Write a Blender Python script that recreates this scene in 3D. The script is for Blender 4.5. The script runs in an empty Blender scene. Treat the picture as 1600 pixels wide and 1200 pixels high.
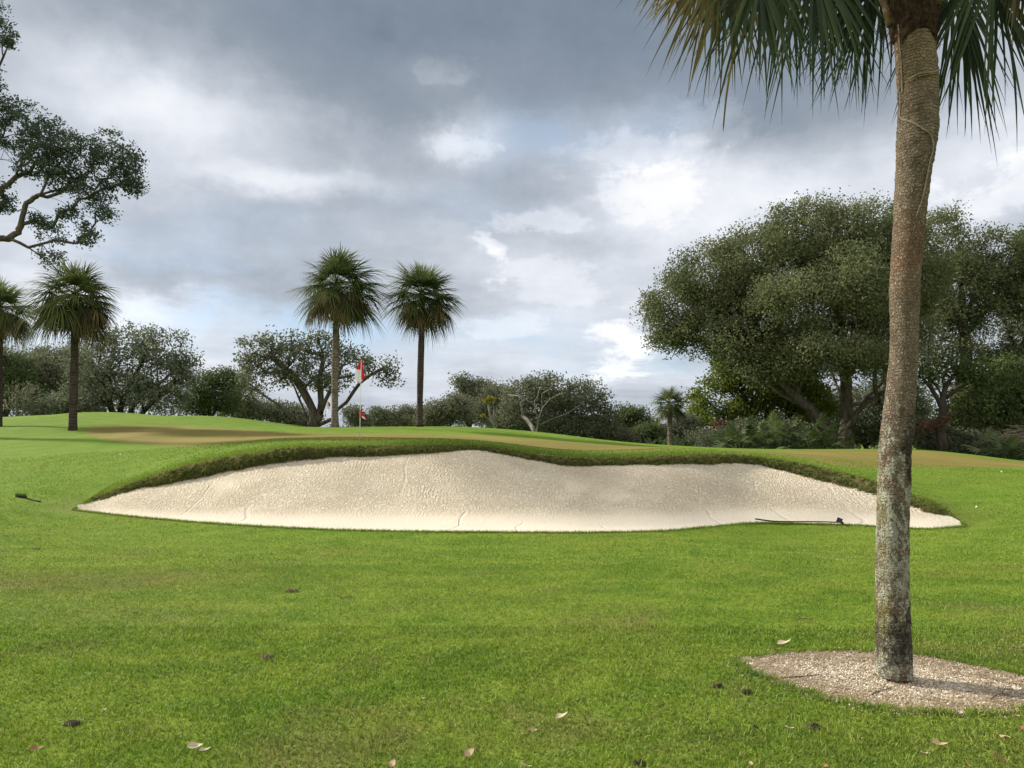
import bpy, math, random
import numpy as np
from mathutils import Vector, Matrix
from mathutils.geometry import delaunay_2d_cdt

R = math.radians
rng = np.random.default_rng(11)
random.seed(5)
scene = bpy.context.scene
C = scene.collection

# ------------------------------------------------------------------ camera
F = 1164.0                       # focal length in pixels of a 1600 px wide frame
CAM = np.array((0.0, 0.0, 1.7))
PITCH = math.atan(90 / F)
cd = bpy.data.cameras.new('camera')
cd.sensor_width = 36.0
cd.lens = 36.0 * F / 1600
cd.clip_end = 3000
cam = bpy.data.objects.new('camera', cd)
C.objects.link(cam)
cam.location = CAM
cam.rotation_euler = (R(90) + PITCH, 0, 0)
scene.camera = cam

def ray(px, py):
    a, b = (px - 800) / F, (600 - py) / F
    cp, sp = math.cos(PITCH), math.sin(PITCH)
    return np.array((a, cp - b * sp, sp + b * cp))

def at(px, py, Y):
    d = ray(px, py)
    return CAM + d * (Y / d[1])

# ------------------------------------------------------------------ exposure, sun
scene.view_settings.view_transform = 'Standard'
scene.view_settings.look = 'None'
scene.view_settings.exposure = 0.85
scene.view_settings.gamma = 1.0
SUN_EL = R(31)
SUN_DIR = np.array((-0.915, 0.40, 0.0)) * math.cos(SUN_EL) + np.array((0, 0, math.sin(SUN_EL)))
sl = bpy.data.lights.new('sun', 'SUN')
sl.energy = 4.0
sl.angle = R(3.0)
sl.color = (1.0, 0.93, 0.82)
sun = bpy.data.objects.new('sun', sl)
C.objects.link(sun)
sun.rotation_euler = Vector(SUN_DIR).to_track_quat('Z', 'Y').to_euler()

# ------------------------------------------------------------------ node helper
class NT:
    def __init__(s, tree):
        s.t = tree
    def n(s, typ, **kw):
        nd = s.t.nodes.new(typ)
        for k, v in kw.items():
            setattr(nd, k, v)
        return nd
    def put(s, sock, v):
        if isinstance(v, bpy.types.NodeSocket):
            s.t.links.new(v, sock)
        elif v is not None:
            sock.default_value = v
    def m(s, op, a, b=None, c=None, clamp=False):
        nd = s.n('ShaderNodeMath', operation=op, use_clamp=clamp)
        s.put(nd.inputs[0], a)
        if b is not None: s.put(nd.inputs[1], b)
        if c is not None: s.put(nd.inputs[2], c)
        return nd.outputs[0]
    def add(s, a, b): return s.m('ADD', a, b)
    def sub(s, a, b): return s.m('SUBTRACT', a, b)
    def mul(s, a, b): return s.m('MULTIPLY', a, b)
    def vm(s, op, a, b=None, sc=None):
        nd = s.n('ShaderNodeVectorMath', operation=op)
        s.put(nd.inputs[0], a)
        if b is not None: s.put(nd.inputs[1], b)
        if sc is not None: s.put(nd.inputs['Scale'], sc)
        return nd.outputs[0]
    def noise(s, vec, scale, detail=4, rough=0.55, dist=0.0, col=False):
        nd = s.n('ShaderNodeTexNoise')
        s.put(nd.inputs['Vector'], vec)
        s.put(nd.inputs['Scale'], scale)
        nd.inputs['Detail'].default_value = detail
        nd.inputs['Roughness'].default_value = rough
        nd.inputs['Distortion'].default_value = dist
        return nd.outputs['Color' if col else 'Fac']
    def voro(s, vec, scale, feat='F1', out='Distance', rand=1.0):
        nd = s.n('ShaderNodeTexVoronoi', feature=feat)
        s.put(nd.inputs['Vector'], vec)
        s.put(nd.inputs['Scale'], scale)
        s.put(nd.inputs['Randomness'], rand)
        return nd.outputs[out]
    def mix(s, f, a, b, blend='MIX'):
        nd = s.n('ShaderNodeMix', data_type='RGBA', blend_type=blend)
        s.put(nd.inputs[0], f)
        s.put(nd.inputs[6], a if isinstance(a, bpy.types.NodeSocket) else (*a, 1.0))
        s.put(nd.inputs[7], b if isinstance(b, bpy.types.NodeSocket) else (*b, 1.0))
        return nd.outputs[2]
    def bwv(s, v):
        nd = s.n('ShaderNodeRGBToBW')
        s.put(nd.inputs[0], v)
        return nd.outputs[0]
    def step(s, v, lo, hi, a=0.0, b=1.0):
        nd = s.n('ShaderNodeMapRange', interpolation_type='SMOOTHSTEP')
        s.put(nd.inputs[0], v)
        for i, q in enumerate((lo, hi, a, b)):
            s.put(nd.inputs[i + 1], q)
        return nd.outputs[0]
    def ramp(s, v, stops, interp='LINEAR'):
        nd = s.n('ShaderNodeValToRGB')
        nd.color_ramp.interpolation = interp
        e = nd.color_ramp.elements
        while len(e) < len(stops): e.new(0.5)
        for el, (p, c) in zip(e, stops):
            el.position = p
            el.color = (*c, 1.0)
        s.put(nd.inputs[0], v)
        return nd.outputs[0]
    def sep(s, v):
        nd = s.n('ShaderNodeSeparateXYZ')
        s.put(nd.inputs[0], v)
        return nd.outputs
    def comb(s, x, y, z):
        nd = s.n('ShaderNodeCombineXYZ')
        for i, q in enumerate((x, y, z)): s.put(nd.inputs[i], q)
        return nd.outputs[0]
    def attr(s, name):
        return s.n('ShaderNodeAttribute', attribute_name=name).outputs['Fac']

# ------------------------------------------------------------------ world: sky texture behind broken cloud
world = bpy.data.worlds.new('World')
scene.world = world
world.use_nodes = True
world.node_tree.nodes.clear()
W = NT(world.node_tree)
sky = W.n('ShaderNodeTexSky', sky_type='NISHITA', sun_disc=False)
sky.sun_elevation = SUN_EL
sky.sun_rotation = math.atan2(SUN_DIR[0], SUN_DIR[1])
gen = W.n('ShaderNodeTexCoord').outputs['Generated']
gx, gy, gz = W.sep(gen)
zc = W.m('MAXIMUM', W.add(gz, 0.10), 0.06)
plane = W.comb(W.m('DIVIDE', gx, zc), W.m('DIVIDE', gy, zc), 0.0)
warp = W.vm('SUBTRACT', W.noise(plane, 0.9, 5, 0.6, col=True), (0.5, 0.5, 0.5))
wx, wy, _ = W.sep(warp)
az = W.m('ARCTAN2', gx, gy)
el = W.m('ARCSINE', gz)
azw = W.add(az, W.mul(wx, 0.26))
elw = W.add(el, W.mul(wy, 0.15))
fx, fy, _ = W.sep(W.vm('SUBTRACT', W.noise(gen, 16.0, 6, 0.62, col=True), (0.5, 0.5, 0.5)))
azw = W.add(azw, W.mul(fx, 0.07))
elw = W.add(elw, W.mul(fy, 0.05))
def dirang(px, py):
    d = ray(px, py)
    d = d / np.linalg.norm(d)
    return math.atan2(d[0], d[1]), math.asin(d[2])
def blob(px, py, rx, ry, amp, au=None, ev=None):
    a0, e0 = dirang(px, py)
    x = W.m('DIVIDE', W.sub(au or azw, a0), rx / F)
    y = W.m('DIVIDE', W.sub(ev or elw, e0), ry / F)
    q = W.m('MULTIPLY_ADD', x, x, W.mul(y, y))
    return W.mul(W.m('EXPONENT', W.mul(q, -1.0)), amp)
BL = [  # cloud brightness
    (650, -60, 700, 190, -0.29), (1050, 70, 330, 110, -0.13), (560, 110, 260, 100, -0.09), (1250, 170, 220, 70, -0.13),
    (240, 165, 170, 55, 0.22), (450, 285, 150, 26, 0.22), (60, 60, 180, 90, 0.03), (520, 335, 260, 32, -0.07),
    (730, 205, 75, 42, 0.25), (675, 108, 80, 26, 0.13), (60, 470, 220, 30, 0.10), (180, 150, 260, 60, 0.02), (1000, 250, 130, 80, 0.13), (1130, 300, 160, 80, 0.15),
    (900, 420, 190, 120, 0.12), (1300, 300, 200, 60, 0.10), (1530, 260, 90, 90, 0.15),
    (300, 420, 260, 30, -0.05), (230, 470, 90, 22, 0.20), (60, 400, 90, 70, 0.17), (110, 500, 300, 30, 0.12),
    (960, 545, 44, 30, 0.18), (800, 520, 120, 40, 0.12), (820, 590, 320, 40, 0.10), (320, 570, 120, 40, 0.14),
    (940, 380, 80, 25, -0.09), (820, 290, 100, 45, -0.10), (640, 560, 170, 24, 0.03), (760, 400, 22, 12, 0.16),
]
B = W.add(0.50, W.add(W.step(gy, 0.30, -0.30, 0.0, 0.46), W.step(gz, 0.62, 0.9, 0.0, 0.25)))  # unseen sky behind the camera and overhead brightened as added fill light
for b in BL:
    B = W.add(B, blob(*b))
n1 = W.noise(plane, 1.6, 7, 0.6, 0.2)
n2 = W.noise(gen, 7.0, 6, 0.6)
B = W.add(B, W.mul(W.sub(n1, 0.5), 0.30))
B = W.add(B, W.mul(W.sub(n2, 0.5), 0.22))
n3 = W.noise(gen, 24.0, 6, 0.65)
B = W.add(B, W.mul(W.sub(n3, 0.5), 0.07))
n4 = W.noise(W.vm('MULTIPLY', gen, (1, 1, 1.7)), 11.0, 8, 0.68, 0.4)
puff_n = W.add(W.mul(W.sub(n4, 0.5), 5.0), W.mul(W.sub(n3, 0.5), 1.2))
for (bx, by, rx, ry, am) in [(958, 548, 46, 32, 0.14), (1000, 560, 60, 20, 0.07), (722, 214, 72, 36, 0.09), (700, 104, 60, 16, 0.05), (985, 235, 110, 34, 0.08), (765, 398, 20, 16, 0.10),
                             (1010, 300, 80, 34, 0.09), (830, 352, 70, 22, 0.10), (1560, 280, 70, 34, 0.10), (800, 515, 70, 24, 0.08), (880, 440, 120, 34, 0.07), (1090, 190, 80, 30, 0.08)]:
    B = W.add(B, W.mul(W.step(W.add(blob(bx, by, rx * 1.25, ry * 1.3, 1.45), W.mul(puff_n, blob(bx, by, rx * 2, ry * 2, 1.0, az, el))), 0.55, 1.25), am))
cloud = W.ramp(B, [(0.12, (1.05, 1.35, 1.75)), (0.32, (1.70, 1.97, 2.35)), (0.50, (2.92, 3.18, 3.58)),
                   (0.68, (4.5, 4.7, 5.1)), (0.88, (6.3, 6.2, 6.0))])
# openings where the blue sky texture shows through
BG = 0.0
for b in [(860, 210, 110, 45, 0.45), (740, 330, 110, 40, 0.35), (620, 520, 250, 34, 0.75), (380, 490, 150, 26, 0.8), (880, 560, 160, 22, 0.45),
          (300, 350, 200, 30, 0.25), (1040, 190, 90, 40, 0.3), (80, 525, 120, 20, 0.6), (1060, 560, 80, 26, 0.35), (300, 400, 160, 20, 0.35)]:
    BG = W.add(BG, blob(*b))
gap = W.m('MULTIPLY', BG, W.step(n2, 0.25, 0.62), clamp=True)
blue = W.mix(0.5, sky.outputs[0], (2.0, 3.1, 4.6))
final = W.mix(W.mul(gap, 0.85), cloud, blue)
bg = W.n('ShaderNodeBackground')
W.put(bg.inputs[0], final)
bg.inputs[1].default_value = 0.10
W.put(W.n('ShaderNodeOutputWorld').inputs[0], bg.outputs[0])

# ------------------------------------------------------------------ object helpers
class MB:
    """collects vertices and faces, one material index per block, one float attribute 'var'"""
    def __init__(s):
        s.v, s.f, s.a, s.mi, s.uv, s.n = [], [], [], [], [], 0
    def add(s, v, f, var=0.5, mi=0, uv=None):
        v = np.asarray(v, float).reshape(-1, 3)
        f = np.asarray(f, int)
        s.v.append(v)
        s.f.append(f + s.n)
        s.a.append(np.broadcast_to(np.asarray(var, float), (len(v),)))
        s.mi.append(np.full(len(f), mi))
        s.uv.append(np.zeros((len(v), 2)) if uv is None else np.asarray(uv, float))
        s.n += len(v)
    def mesh(s, name, mats, smooth=False, uv=False):
        me = bpy.data.meshes.new(name)
        V = np.concatenate(s.v)
        me.vertices.add(len(V))
        me.vertices.foreach_set('co', V.astype(np.float32).ravel())
        lt = np.concatenate([np.full(len(f), f.shape[1]) for f in s.f])
        lv = np.concatenate([f.ravel() for f in s.f])
        me.loops.add(len(lv))
        me.loops.foreach_set('vertex_index', lv.astype(np.int32))
        me.polygons.add(len(lt))
        me.polygons.foreach_set('loop_start', np.concatenate(([0], np.cumsum(lt)[:-1])).astype(np.int32))
        me.polygons.foreach_set('loop_total', lt.astype(np.int32))
        me.polygons.foreach_set('material_index', np.concatenate(s.mi).astype(np.int32))
        if smooth:
            me.polygons.foreach_set('use_smooth', np.ones(len(lt), bool))
        at_ = me.attributes.new('var', 'FLOAT', 'POINT')
        at_.data.foreach_set('value', np.concatenate(s.a).astype(np.float32))
        if uv:
            U = np.concatenate(s.uv)[lv]
            l = me.uv_layers.new(name='UVMap')
            l.data.foreach_set('uv', U.astype(np.float32).ravel())
        me.update()
        for m_ in (mats if isinstance(mats, (list, tuple)) else [mats]):
            me.materials.append(m_)
        return me
    def build(s, name, mats, parent=None, origin=None, smooth=False, uv=False):
        if origin is not None:
            o_ = np.asarray(origin, float)
            s.v = [v - o_ for v in s.v]
        ob = bpy.data.objects.new(name, s.mesh(name, mats, smooth, uv))
        C.objects.link(ob)
        if parent is not None:
            ob.parent = parent
        elif origin is not None:
            ob.location = origin
        return ob

def tag(o, label=None, cat=None, group=None, kind=None):
    for k, v in (('label', label), ('category', cat), ('group', group), ('kind', kind)):
        if v: o[k] = v
    return o

def thing(name, loc, label, cat, group=None):
    o = bpy.data.objects.new(name, None)
    C.objects.link(o)
    o.location = loc
    o.empty_display_size = 0.2
    return tag(o, label, cat, group)

def unit(v):
    v = np.asarray(v, float)
    return v / np.maximum(np.linalg.norm(v, axis=-1, keepdims=True), 1e-9)

def tube(mb, P, r, k=6, var=0.5, mi=0, cap=True, uvscale=None):
    P = np.asarray(P, float)
    n = len(P)
    r = np.broadcast_to(np.asarray(r, float), (n,))
    T = unit(np.gradient(P, axis=0))
    a0 = np.cross(T[0], (0.0, 0, 1) if abs(T[0, 2]) < 0.8 else (1.0, 0, 0))
    A = np.empty((n, 3)); A[0] = a0 / max(np.linalg.norm(a0), 1e-9)
    for i_ in range(1, n):
        w_ = A[i_ - 1] - T[i_] * A[i_ - 1].dot(T[i_])
        A[i_] = w_ / max(np.linalg.norm(w_), 1e-9)
    B_ = np.cross(T, A)
    an = np.arange(k) * 2 * math.pi / k
    V = P[:, None] + r[:, None, None] * (np.cos(an)[None, :, None] * A[:, None] + np.sin(an)[None, :, None] * B_[:, None])
    i = np.arange(n - 1)[:, None] * k
    j = np.arange(k)[None]
    j2 = (j + 1) % k
    q = np.stack((i + j, i + j2, i + k + j2, i + k + j), -1).reshape(-1, 4)
    mb.add(V.reshape(-1, 3), q, var, mi)
    if cap:
        base = mb.n - n * k
        mb.f.append((np.arange(k)[::-1] + base)[None]); mb.mi.append(np.full(1, mi))
        mb.f.append((np.arange(k) + base + (n - 1) * k)[None]); mb.mi.append(np.full(1, mi))

def spline(P, n):
    """Catmull-Rom through P, n samples"""
    P = np.asarray(P, float)
    Q = np.vstack((2 * P[0] - P[1], P, 2 * P[-1] - P[-2]))
    t = np.linspace(0, len(P) - 1 - 1e-6, n)
    i = t.astype(int)
    u = (t - i)[:, None]
    a, b, c, d = Q[i], Q[i + 1], Q[i + 2], Q[i + 3]
    return 0.5 * (2 * b + (c - a) * u + (2 * a - 5 * b + 4 * c - d) * u ** 2 + (3 * b - a - 3 * c + d) * u ** 3)

# ------------------------------------------------------------------ materials
def material(name):
    m = bpy.data.materials.new(name)
    m.use_nodes = True
    m.node_tree.nodes.clear()
    return m, NT(m.node_tree)

def finish(N, color, rough=0.8, bump=None, bdist=0.02, bstr=1.0, transl=0.0, spec=0.3, tcol=None):
    p = N.n('ShaderNodeBsdfPrincipled')
    N.put(p.inputs['Base Color'], color if isinstance(color, bpy.types.NodeSocket) else (*color, 1.0))
    N.put(p.inputs['Roughness'], rough)
    p.inputs['Specular IOR Level'].default_value = spec
    if bump is not None:
        bn = N.n('ShaderNodeBump')
        bn.inputs['Strength'].default_value = bstr
        bn.inputs['Distance'].default_value = bdist
        N.put(bn.inputs['Height'], bump)
        N.put(p.inputs['Normal'], bn.outputs[0])
    out = p.outputs[0]
    if transl:
        tr = N.n('ShaderNodeBsdfTranslucent')
        N.put(tr.inputs[0], tcol or (color if isinstance(color, bpy.types.NodeSocket) else (*color, 1.0)))
        mx = N.n('ShaderNodeMixShader')
        mx.inputs[0].default_value = transl
        N.put(mx.inputs[1], out)
        N.put(mx.inputs[2], tr.outputs[0])
        out = mx.outputs[0]
    N.put(N.n('ShaderNodeOutputMaterial').inputs[0], out)

def wpos(N):
    return N.n('ShaderNodeNewGeometry').outputs['Position']

def leaf_mat(name, dark, light, transl=0.25, rough=0.7, extra=None):
    m, N = material(name)
    v = N.attr('var')
    c = N.mix(v, dark, light)
    if extra:
        c = N.mix(N.step(v, extra[0], extra[0] + 0.03), c, extra[1])
    finish(N, c, rough, transl=transl, spec=0.15 if rough < 0.85 else 0.03)
    return m

def bark_mat(name, a, b, scale=6.0):
    m, N = material(name)
    p = wpos(N)
    n = N.noise(N.vm('MULTIPLY', p, (1, 1, 0.35)), scale, 6, 0.65)
    c = N.mix(N.step(n, 0.3, 0.7), a, b)
    finish(N, c, 0.9, bump=n, bdist=0.06, spec=0.15)
    return m

M = {}
M['oak'] = leaf_mat('oak_leaves', (0.077, 0.106, 0.047), (0.191, 0.203, 0.096), 0.35)
M['oak_mid'] = leaf_mat('greyish_oak_leaves', (0.085, 0.111, 0.067), (0.189, 0.198, 0.123), 0.35)
M['oak_dark'] = leaf_mat('dark_oak_leaves', (0.090, 0.114, 0.073), (0.199, 0.217, 0.132), 0.3)
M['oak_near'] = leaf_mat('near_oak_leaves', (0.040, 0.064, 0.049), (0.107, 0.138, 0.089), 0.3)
M['brush'] = leaf_mat('brush_leaves', (0.100, 0.118, 0.071), (0.208, 0.213, 0.133), 0.35)
M['shrub'] = leaf_mat('shrub_leaves', (0.048, 0.076, 0.030), (0.127, 0.159, 0.057), 0.35)
M['pine'] = leaf_mat('pine_needles_green', (0.081, 0.119, 0.020), (0.204, 0.246, 0.045), 0.45)
M['pine_dull'] = leaf_mat('pine_needles_dull', (0.046, 0.069, 0.025), (0.115, 0.147, 0.048), 0.3)
M['yellow'] = leaf_mat('yellow_leaves', (0.180, 0.165, 0.015), (0.300, 0.270, 0.030), 0.3)
M['rust'] = leaf_mat('rusty_leaves', (0.07, 0.032, 0.020), (0.17, 0.085, 0.050), 0.2)
M['wood'] = leaf_mat('far_wood_leaves', (0.067, 0.087, 0.054), (0.142, 0.163, 0.095), 0.3)
M['palm'] = leaf_mat('palm_fronds_green', (0.040, 0.064, 0.022), (0.165, 0.195, 0.075), 0.35, 0.9)
M['palm_old'] = leaf_mat('palm_fronds_old', (0.060, 0.056, 0.032), (0.200, 0.165, 0.085), 0.3, 0.9)
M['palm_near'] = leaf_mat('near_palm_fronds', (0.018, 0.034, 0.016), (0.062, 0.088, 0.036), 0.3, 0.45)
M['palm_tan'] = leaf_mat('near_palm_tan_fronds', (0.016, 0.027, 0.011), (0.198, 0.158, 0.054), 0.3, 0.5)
M['palmetto'] = leaf_mat('palmetto_fronds', (0.045, 0.075, 0.030), (0.150, 0.188, 0.077), 0.3, 0.5)
M['dead_frond'] = leaf_mat('dead_fronds', (0.20, 0.17, 0.12), (0.36, 0.32, 0.25), 0.1, 0.7)
M['bark'] = bark_mat('oak_bark', (0.045, 0.038, 0.030), (0.125, 0.105, 0.085))
M['bark_dark'] = bark_mat('dark_bark', (0.030, 0.026, 0.022), (0.075, 0.064, 0.052))
M['bark_pale'] = bark_mat('pale_bark', (0.11, 0.098, 0.085), (0.26, 0.235, 0.205), 4.0)

def palm_bark(name, a, b, ring=7.0):
    m, N = material(name)
    p = wpos(N)
    x, y, z = N.sep(p)
    n = N.noise(p, 5.0, 6, 0.65)
    w = N.m('SINE', N.add(N.mul(z, ring * 6.283), N.mul(n, 5.0)))
    h = N.add(N.mul(w, 0.07), n)
    c = N.mix(N.step(h, 0.25, 0.75), a, b)
    finish(N, c, 0.9, bump=h, bdist=0.05, spec=0.15)
    return m
M['palm_bark'] = palm_bark('palm_bark_grey', (0.07, 0.058, 0.046), (0.21, 0.18, 0.145))
M['palm_bark_dark'] = palm_bark('palm_bark_dark', (0.025, 0.020, 0.016), (0.075, 0.060, 0.048))

# ------------------------------------------------------------------ terrain control points -> thin plate spline
def ray_z(px, py, z):
    d = ray(px, py)
    t = (z - CAM[2]) / d[2]
    return CAM + d * t

cols = np.array([115, 135, 160, 200, 250, 300, 350, 400, 460, 520, 580, 650, 700, 740, 780, 830, 880, 930, 980, 1040, 1100, 1160,
                 1200, 1240, 1290, 1340, 1380, 1420, 1450, 1480, 1508], float)
front_py = np.interp(cols, [115, 200, 300, 420, 540, 700, 900, 1020, 1080, 1130, 1180, 1260, 1330, 1400, 1450, 1508],
                     [797, 806, 815, 823, 828, 831, 832, 830.5, 826, 820, 816, 818, 820, 825, 827, 822])
top_py = np.interp(cols, [115, 200, 300, 400, 500, 600, 650, 740, 800, 860, 900, 960, 1040, 1100, 1170, 1230, 1300, 1370, 1420, 1470, 1508],
                   [797, 769, 749, 729, 717, 713, 710, 704, 713, 726, 730, 728, 727, 725, 724, 738, 757, 777, 794, 808, 822])
crest_py = np.interp(cols, [115, 140, 200, 300, 400, 460, 560, 700, 760, 830, 900, 960, 1030, 1100, 1160, 1230, 1300, 1370, 1440, 1480, 1508],
                     [797, 778, 752, 720, 702, 694, 692, 690, 692, 703, 711, 711, 708, 705, 706, 716, 730, 748, 776, 798, 822])
front_z = np.interp(cols, [115, 300, 600, 1100, 1508], [0.14, 0.04, -0.02, -0.02, -0.04])
frontP = np.array([ray_z(a, b, c) for a, b, c in zip(cols, front_py, front_z)])
s_ = (cols - 115) / (1508 - 115)
wid = 4.9 * np.clip(np.sin(math.pi * s_ ** 0.92), 0, 1) ** 0.62
topY = frontP[:, 1] + wid
thick = np.interp(cols, [115, 160, 400, 1200, 1380, 1480, 1508], [0.0, 0.25, 0.16, 0.16, 0.55, 0.35, 0.0])
crest_py = np.minimum(crest_py + 5.0 * np.clip(np.minimum(cols - 115, 1508 - cols) / 60, 0, 1), top_py)
topP = np.array([at(a, b, c) for a, b, c in zip(cols, top_py, topY)])
crestP = np.array([at(a, b, c) for a, b, c in zip(cols, crest_py, topY + thick)])
topP[0] = crestP[0] = frontP[0]
topP[-1] = crestP[-1] = frontP[-1]

CP = []
for p in frontP[::2]: CP.append(p)
for p in crestP[1:-1]: CP.append(p)
for px, py, Y in [
    (0, 800, 16.0), (0, 745, 20.5), (0, 705, 26), (0, 675, 33), (0, 656, 41), (60, 765, 18.5), (60, 720, 23), (70, 649, 42), (130, 644.5, 43),
    (130, 690, 27), (130, 672, 33), (200, 645, 43), (200, 725, 21.0), (260, 650, 43), (320, 650, 44), (370, 653, 44), (430, 661, 42), (480, 668, 40),
    (280, 696, 24.5), (280, 667, 34), (400, 690, 22.5), (400, 671, 32), (500, 687, 22), (540, 667.5, 39), (540, 677, 30), (562, 688, 21.3),
    (650, 666.5, 39), (650, 678, 29), (720, 667, 40), (720, 687, 22.5), (720, 679, 30), (790, 671, 40), (860, 677, 40), (860, 687, 30), (860, 702, 22.5),
    (930, 686, 40), (930, 693, 32), (930, 707, 23), (1000, 693, 41), (1000, 697, 33), (1060, 697, 42), (1060, 700, 33), (1140, 701, 41), (1180, 704, 26),
    (1250, 702, 40), (1250, 710, 26), (1330, 727, 22.5), (1330, 706, 33), (1370, 701.5, 39), (1440, 702.5, 38), (1440, 712, 30), (1440, 731, 22.5), (1520, 710.5, 37), (1520, 731, 23.5),
    (1600, 721.5, 36), (1600, 730, 26.5), (1600, 742, 22), (1600, 780, 17.2), (1560, 810, 15.6), (1600, 840, 13.4), (1500, 780, 18.2),
    (1720, 735, 36), (1720, 780, 18), (-120, 690, 32), (-120, 780, 19), (-120, 655, 42)]:
    CP.append(at(px, py, Y))
for x in (-9, -4, 0, 4, 9):
    for y in (2, 5, 8, 11):
        CP.append((x, y, 0.0 + 0.02 * math.sin(x * 1.3 + y)))
for x, y, z in [(-18, 8, 0.0), (-18, 0, 0), (18, 8, 0), (18, 0, 0), (0, -8, 0), (-30, 20, 1.0), (-32, 40, 2.6), (34, 20, 0.5), (34, 38, 0.6)]:
    CP.append((x, y, z))
for x, z in [(-34, 2.4), (-24, 2.7), (-14, 2.2), (-4, 1.7), (6, 1.2), (16, 0.9), (26, 0.7), (36, 0.5)]:
    CP.append((x, 49, z)); CP.append((x * 1.2, 62, z * 0.8))
CP = np.array(CP)

def kern(r2):
    return 0.5 * r2 * np.log(r2 + 1e-9)
def tps_fit(X, z, lam=0.02):
    n = len(X)
    K = kern(((X[:, None] - X[None]) ** 2).sum(-1)) + lam * np.eye(n)
    Pm = np.hstack((np.ones((n, 1)), X))
    A = np.block([[K, Pm], [Pm.T, np.zeros((3, 3))]])
    return X, np.linalg.solve(A, np.concatenate((z, np.zeros(3))))
def tps(fit, Q):
    X, w = fit
    out = np.empty(len(Q))
    for i in range(0, len(Q), 40000):
        q = Q[i:i + 40000]
        out[i:i + 40000] = kern(((q[:, None] - X[None]) ** 2).sum(-1)) @ w[:-3] + w[-3] + q @ w[-2:]
    return out
FIT = tps_fit(CP[:, :2], CP[:, 2])
def ground(x, y):
    x = np.atleast_1d(np.asarray(x, float)); y = np.atleast_1d(np.asarray(y, float))
    q = np.stack((np.clip(x, -60, 60), np.clip(y, -20, 75)), -1)
    z = tps(FIT, q)
    rr = np.maximum(np.maximum(np.abs(x) - 34, 0), np.maximum(np.maximum(y - 56, -y - 8), 0))
    k = np.clip(rr / 22.0, 0, 1); k = k * k * (3 - 2 * k)
    return z * (1 - k) + 0.6 * k
def gz1(x, y): return float(ground(x, y)[0])
def gpt(px, Y, lift=0.0):
    x = (px - 800) / F * Y * 1.003
    return np.array((x, Y, gz1(x, Y) + lift))
def hit(px, py, lo=3.0, hi=42.0):
    Ys = np.linspace(lo, hi, 900)
    d = ray(px, py)
    P = CAM + d * (Ys / d[1])[:, None]
    g = P[:, 2] - ground(P[:, 0], P[:, 1])
    k = np.argmax(g < 0) if (g < 0).any() else int(np.argmin(g))
    p = P[k].copy(); p[2] = ground(p[0], p[1])[0]
    return p

# ------------------------------------------------------------------ outlines: bunker, putting green, gravel bed
green_px = [(128, 672), (140, 667.5), (180, 665.5), (260, 665), (360, 669.5), (440, 675.5), (540, 677.5), (640, 678), (730, 680), (830, 685.5), (930, 693.5), (1000, 697),
            (1080, 700.5), (1160, 703.5), (1250, 704), (1330, 704), (1440, 704.5), (1500, 711), (1560, 718.5), (1612, 724.5)]
green_pl = [np.array(hit(a, b, 20, 41))[:2] for a, b in green_px]
gl = [(1600, 730, ), (1500, 731), (1400, 731), (1330, 729), (1270, 722), (1215, 711.5), (1160, 704.8)]
green_near = [np.array(hit(a, b, 18.5, 30))[:2] for a, b in gl]
green_near += [np.array((crestP[i][0] * 1.05, crestP[i][1] + 1.0)) for i in range(len(cols) - 12, 8, -2)]
green_near += [np.array(hit(a, b, 18, 32))[:2] for a, b in [(420, 690), (340, 696), (260, 696.5), (190, 691), (145, 682)]]
green_poly = np.array(spline(np.array([(*p, 0) for p in green_pl] + [(*p, 0) for p in green_near] + [(*green_pl[0], 0)]), 150))[:-1, :2]

bed_px = [(1145, 1036), (1170, 1027), (1230, 1020), (1300, 1017.5), (1365, 1018), (1430, 1023), (1500, 1034), (1560, 1046), (1620, 1062), (1680, 1085), (1660, 1106), (1600, 1112),
          (1500, 1112), (1420, 1110), (1340, 1099), (1270, 1083), (1215, 1064), (1170, 1048)]
bed_poly = np.array([ray_z(a, b, 0.0)[:2] for a, b in bed_px])
bed_poly = spline([(*p, 0) for p in np.vstack((bed_poly, bed_poly[:1]))], 90)[:-1, :2]
bed_poly += np.random.default_rng(3).normal(0, 0.022, bed_poly.shape)
bunk_poly = np.vstack((frontP[:, :2], crestP[-2:0:-1, :2]))

def refine(poly, step=0.35):
    out = []
    for a, b in zip(poly, np.roll(poly, -1, 0)):
        n = max(1, int(np.linalg.norm(b - a) / step))
        for k in range(n): out.append(a + (b - a) * k / n)
    return np.array(out)
def inside(poly, Q):
    x, y = Q[:, 0], Q[:, 1]
    r = np.zeros(len(Q), bool)
    for (x1, y1), (x2, y2) in zip(poly, np.roll(poly, -1, 0)):
        c = ((y1 > y) != (y2 > y))
        with np.errstate(divide='ignore', invalid='ignore'):
            r ^= c & (x < (x2 - x1) * (y - y1) / (y2 - y1 + 1e-12) + x1)
    return r
bunk_ref = refine(bunk_poly)
green_ref = refine(green_poly, 0.6)
bed_ref = refine(bed_poly, 0.2)

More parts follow.
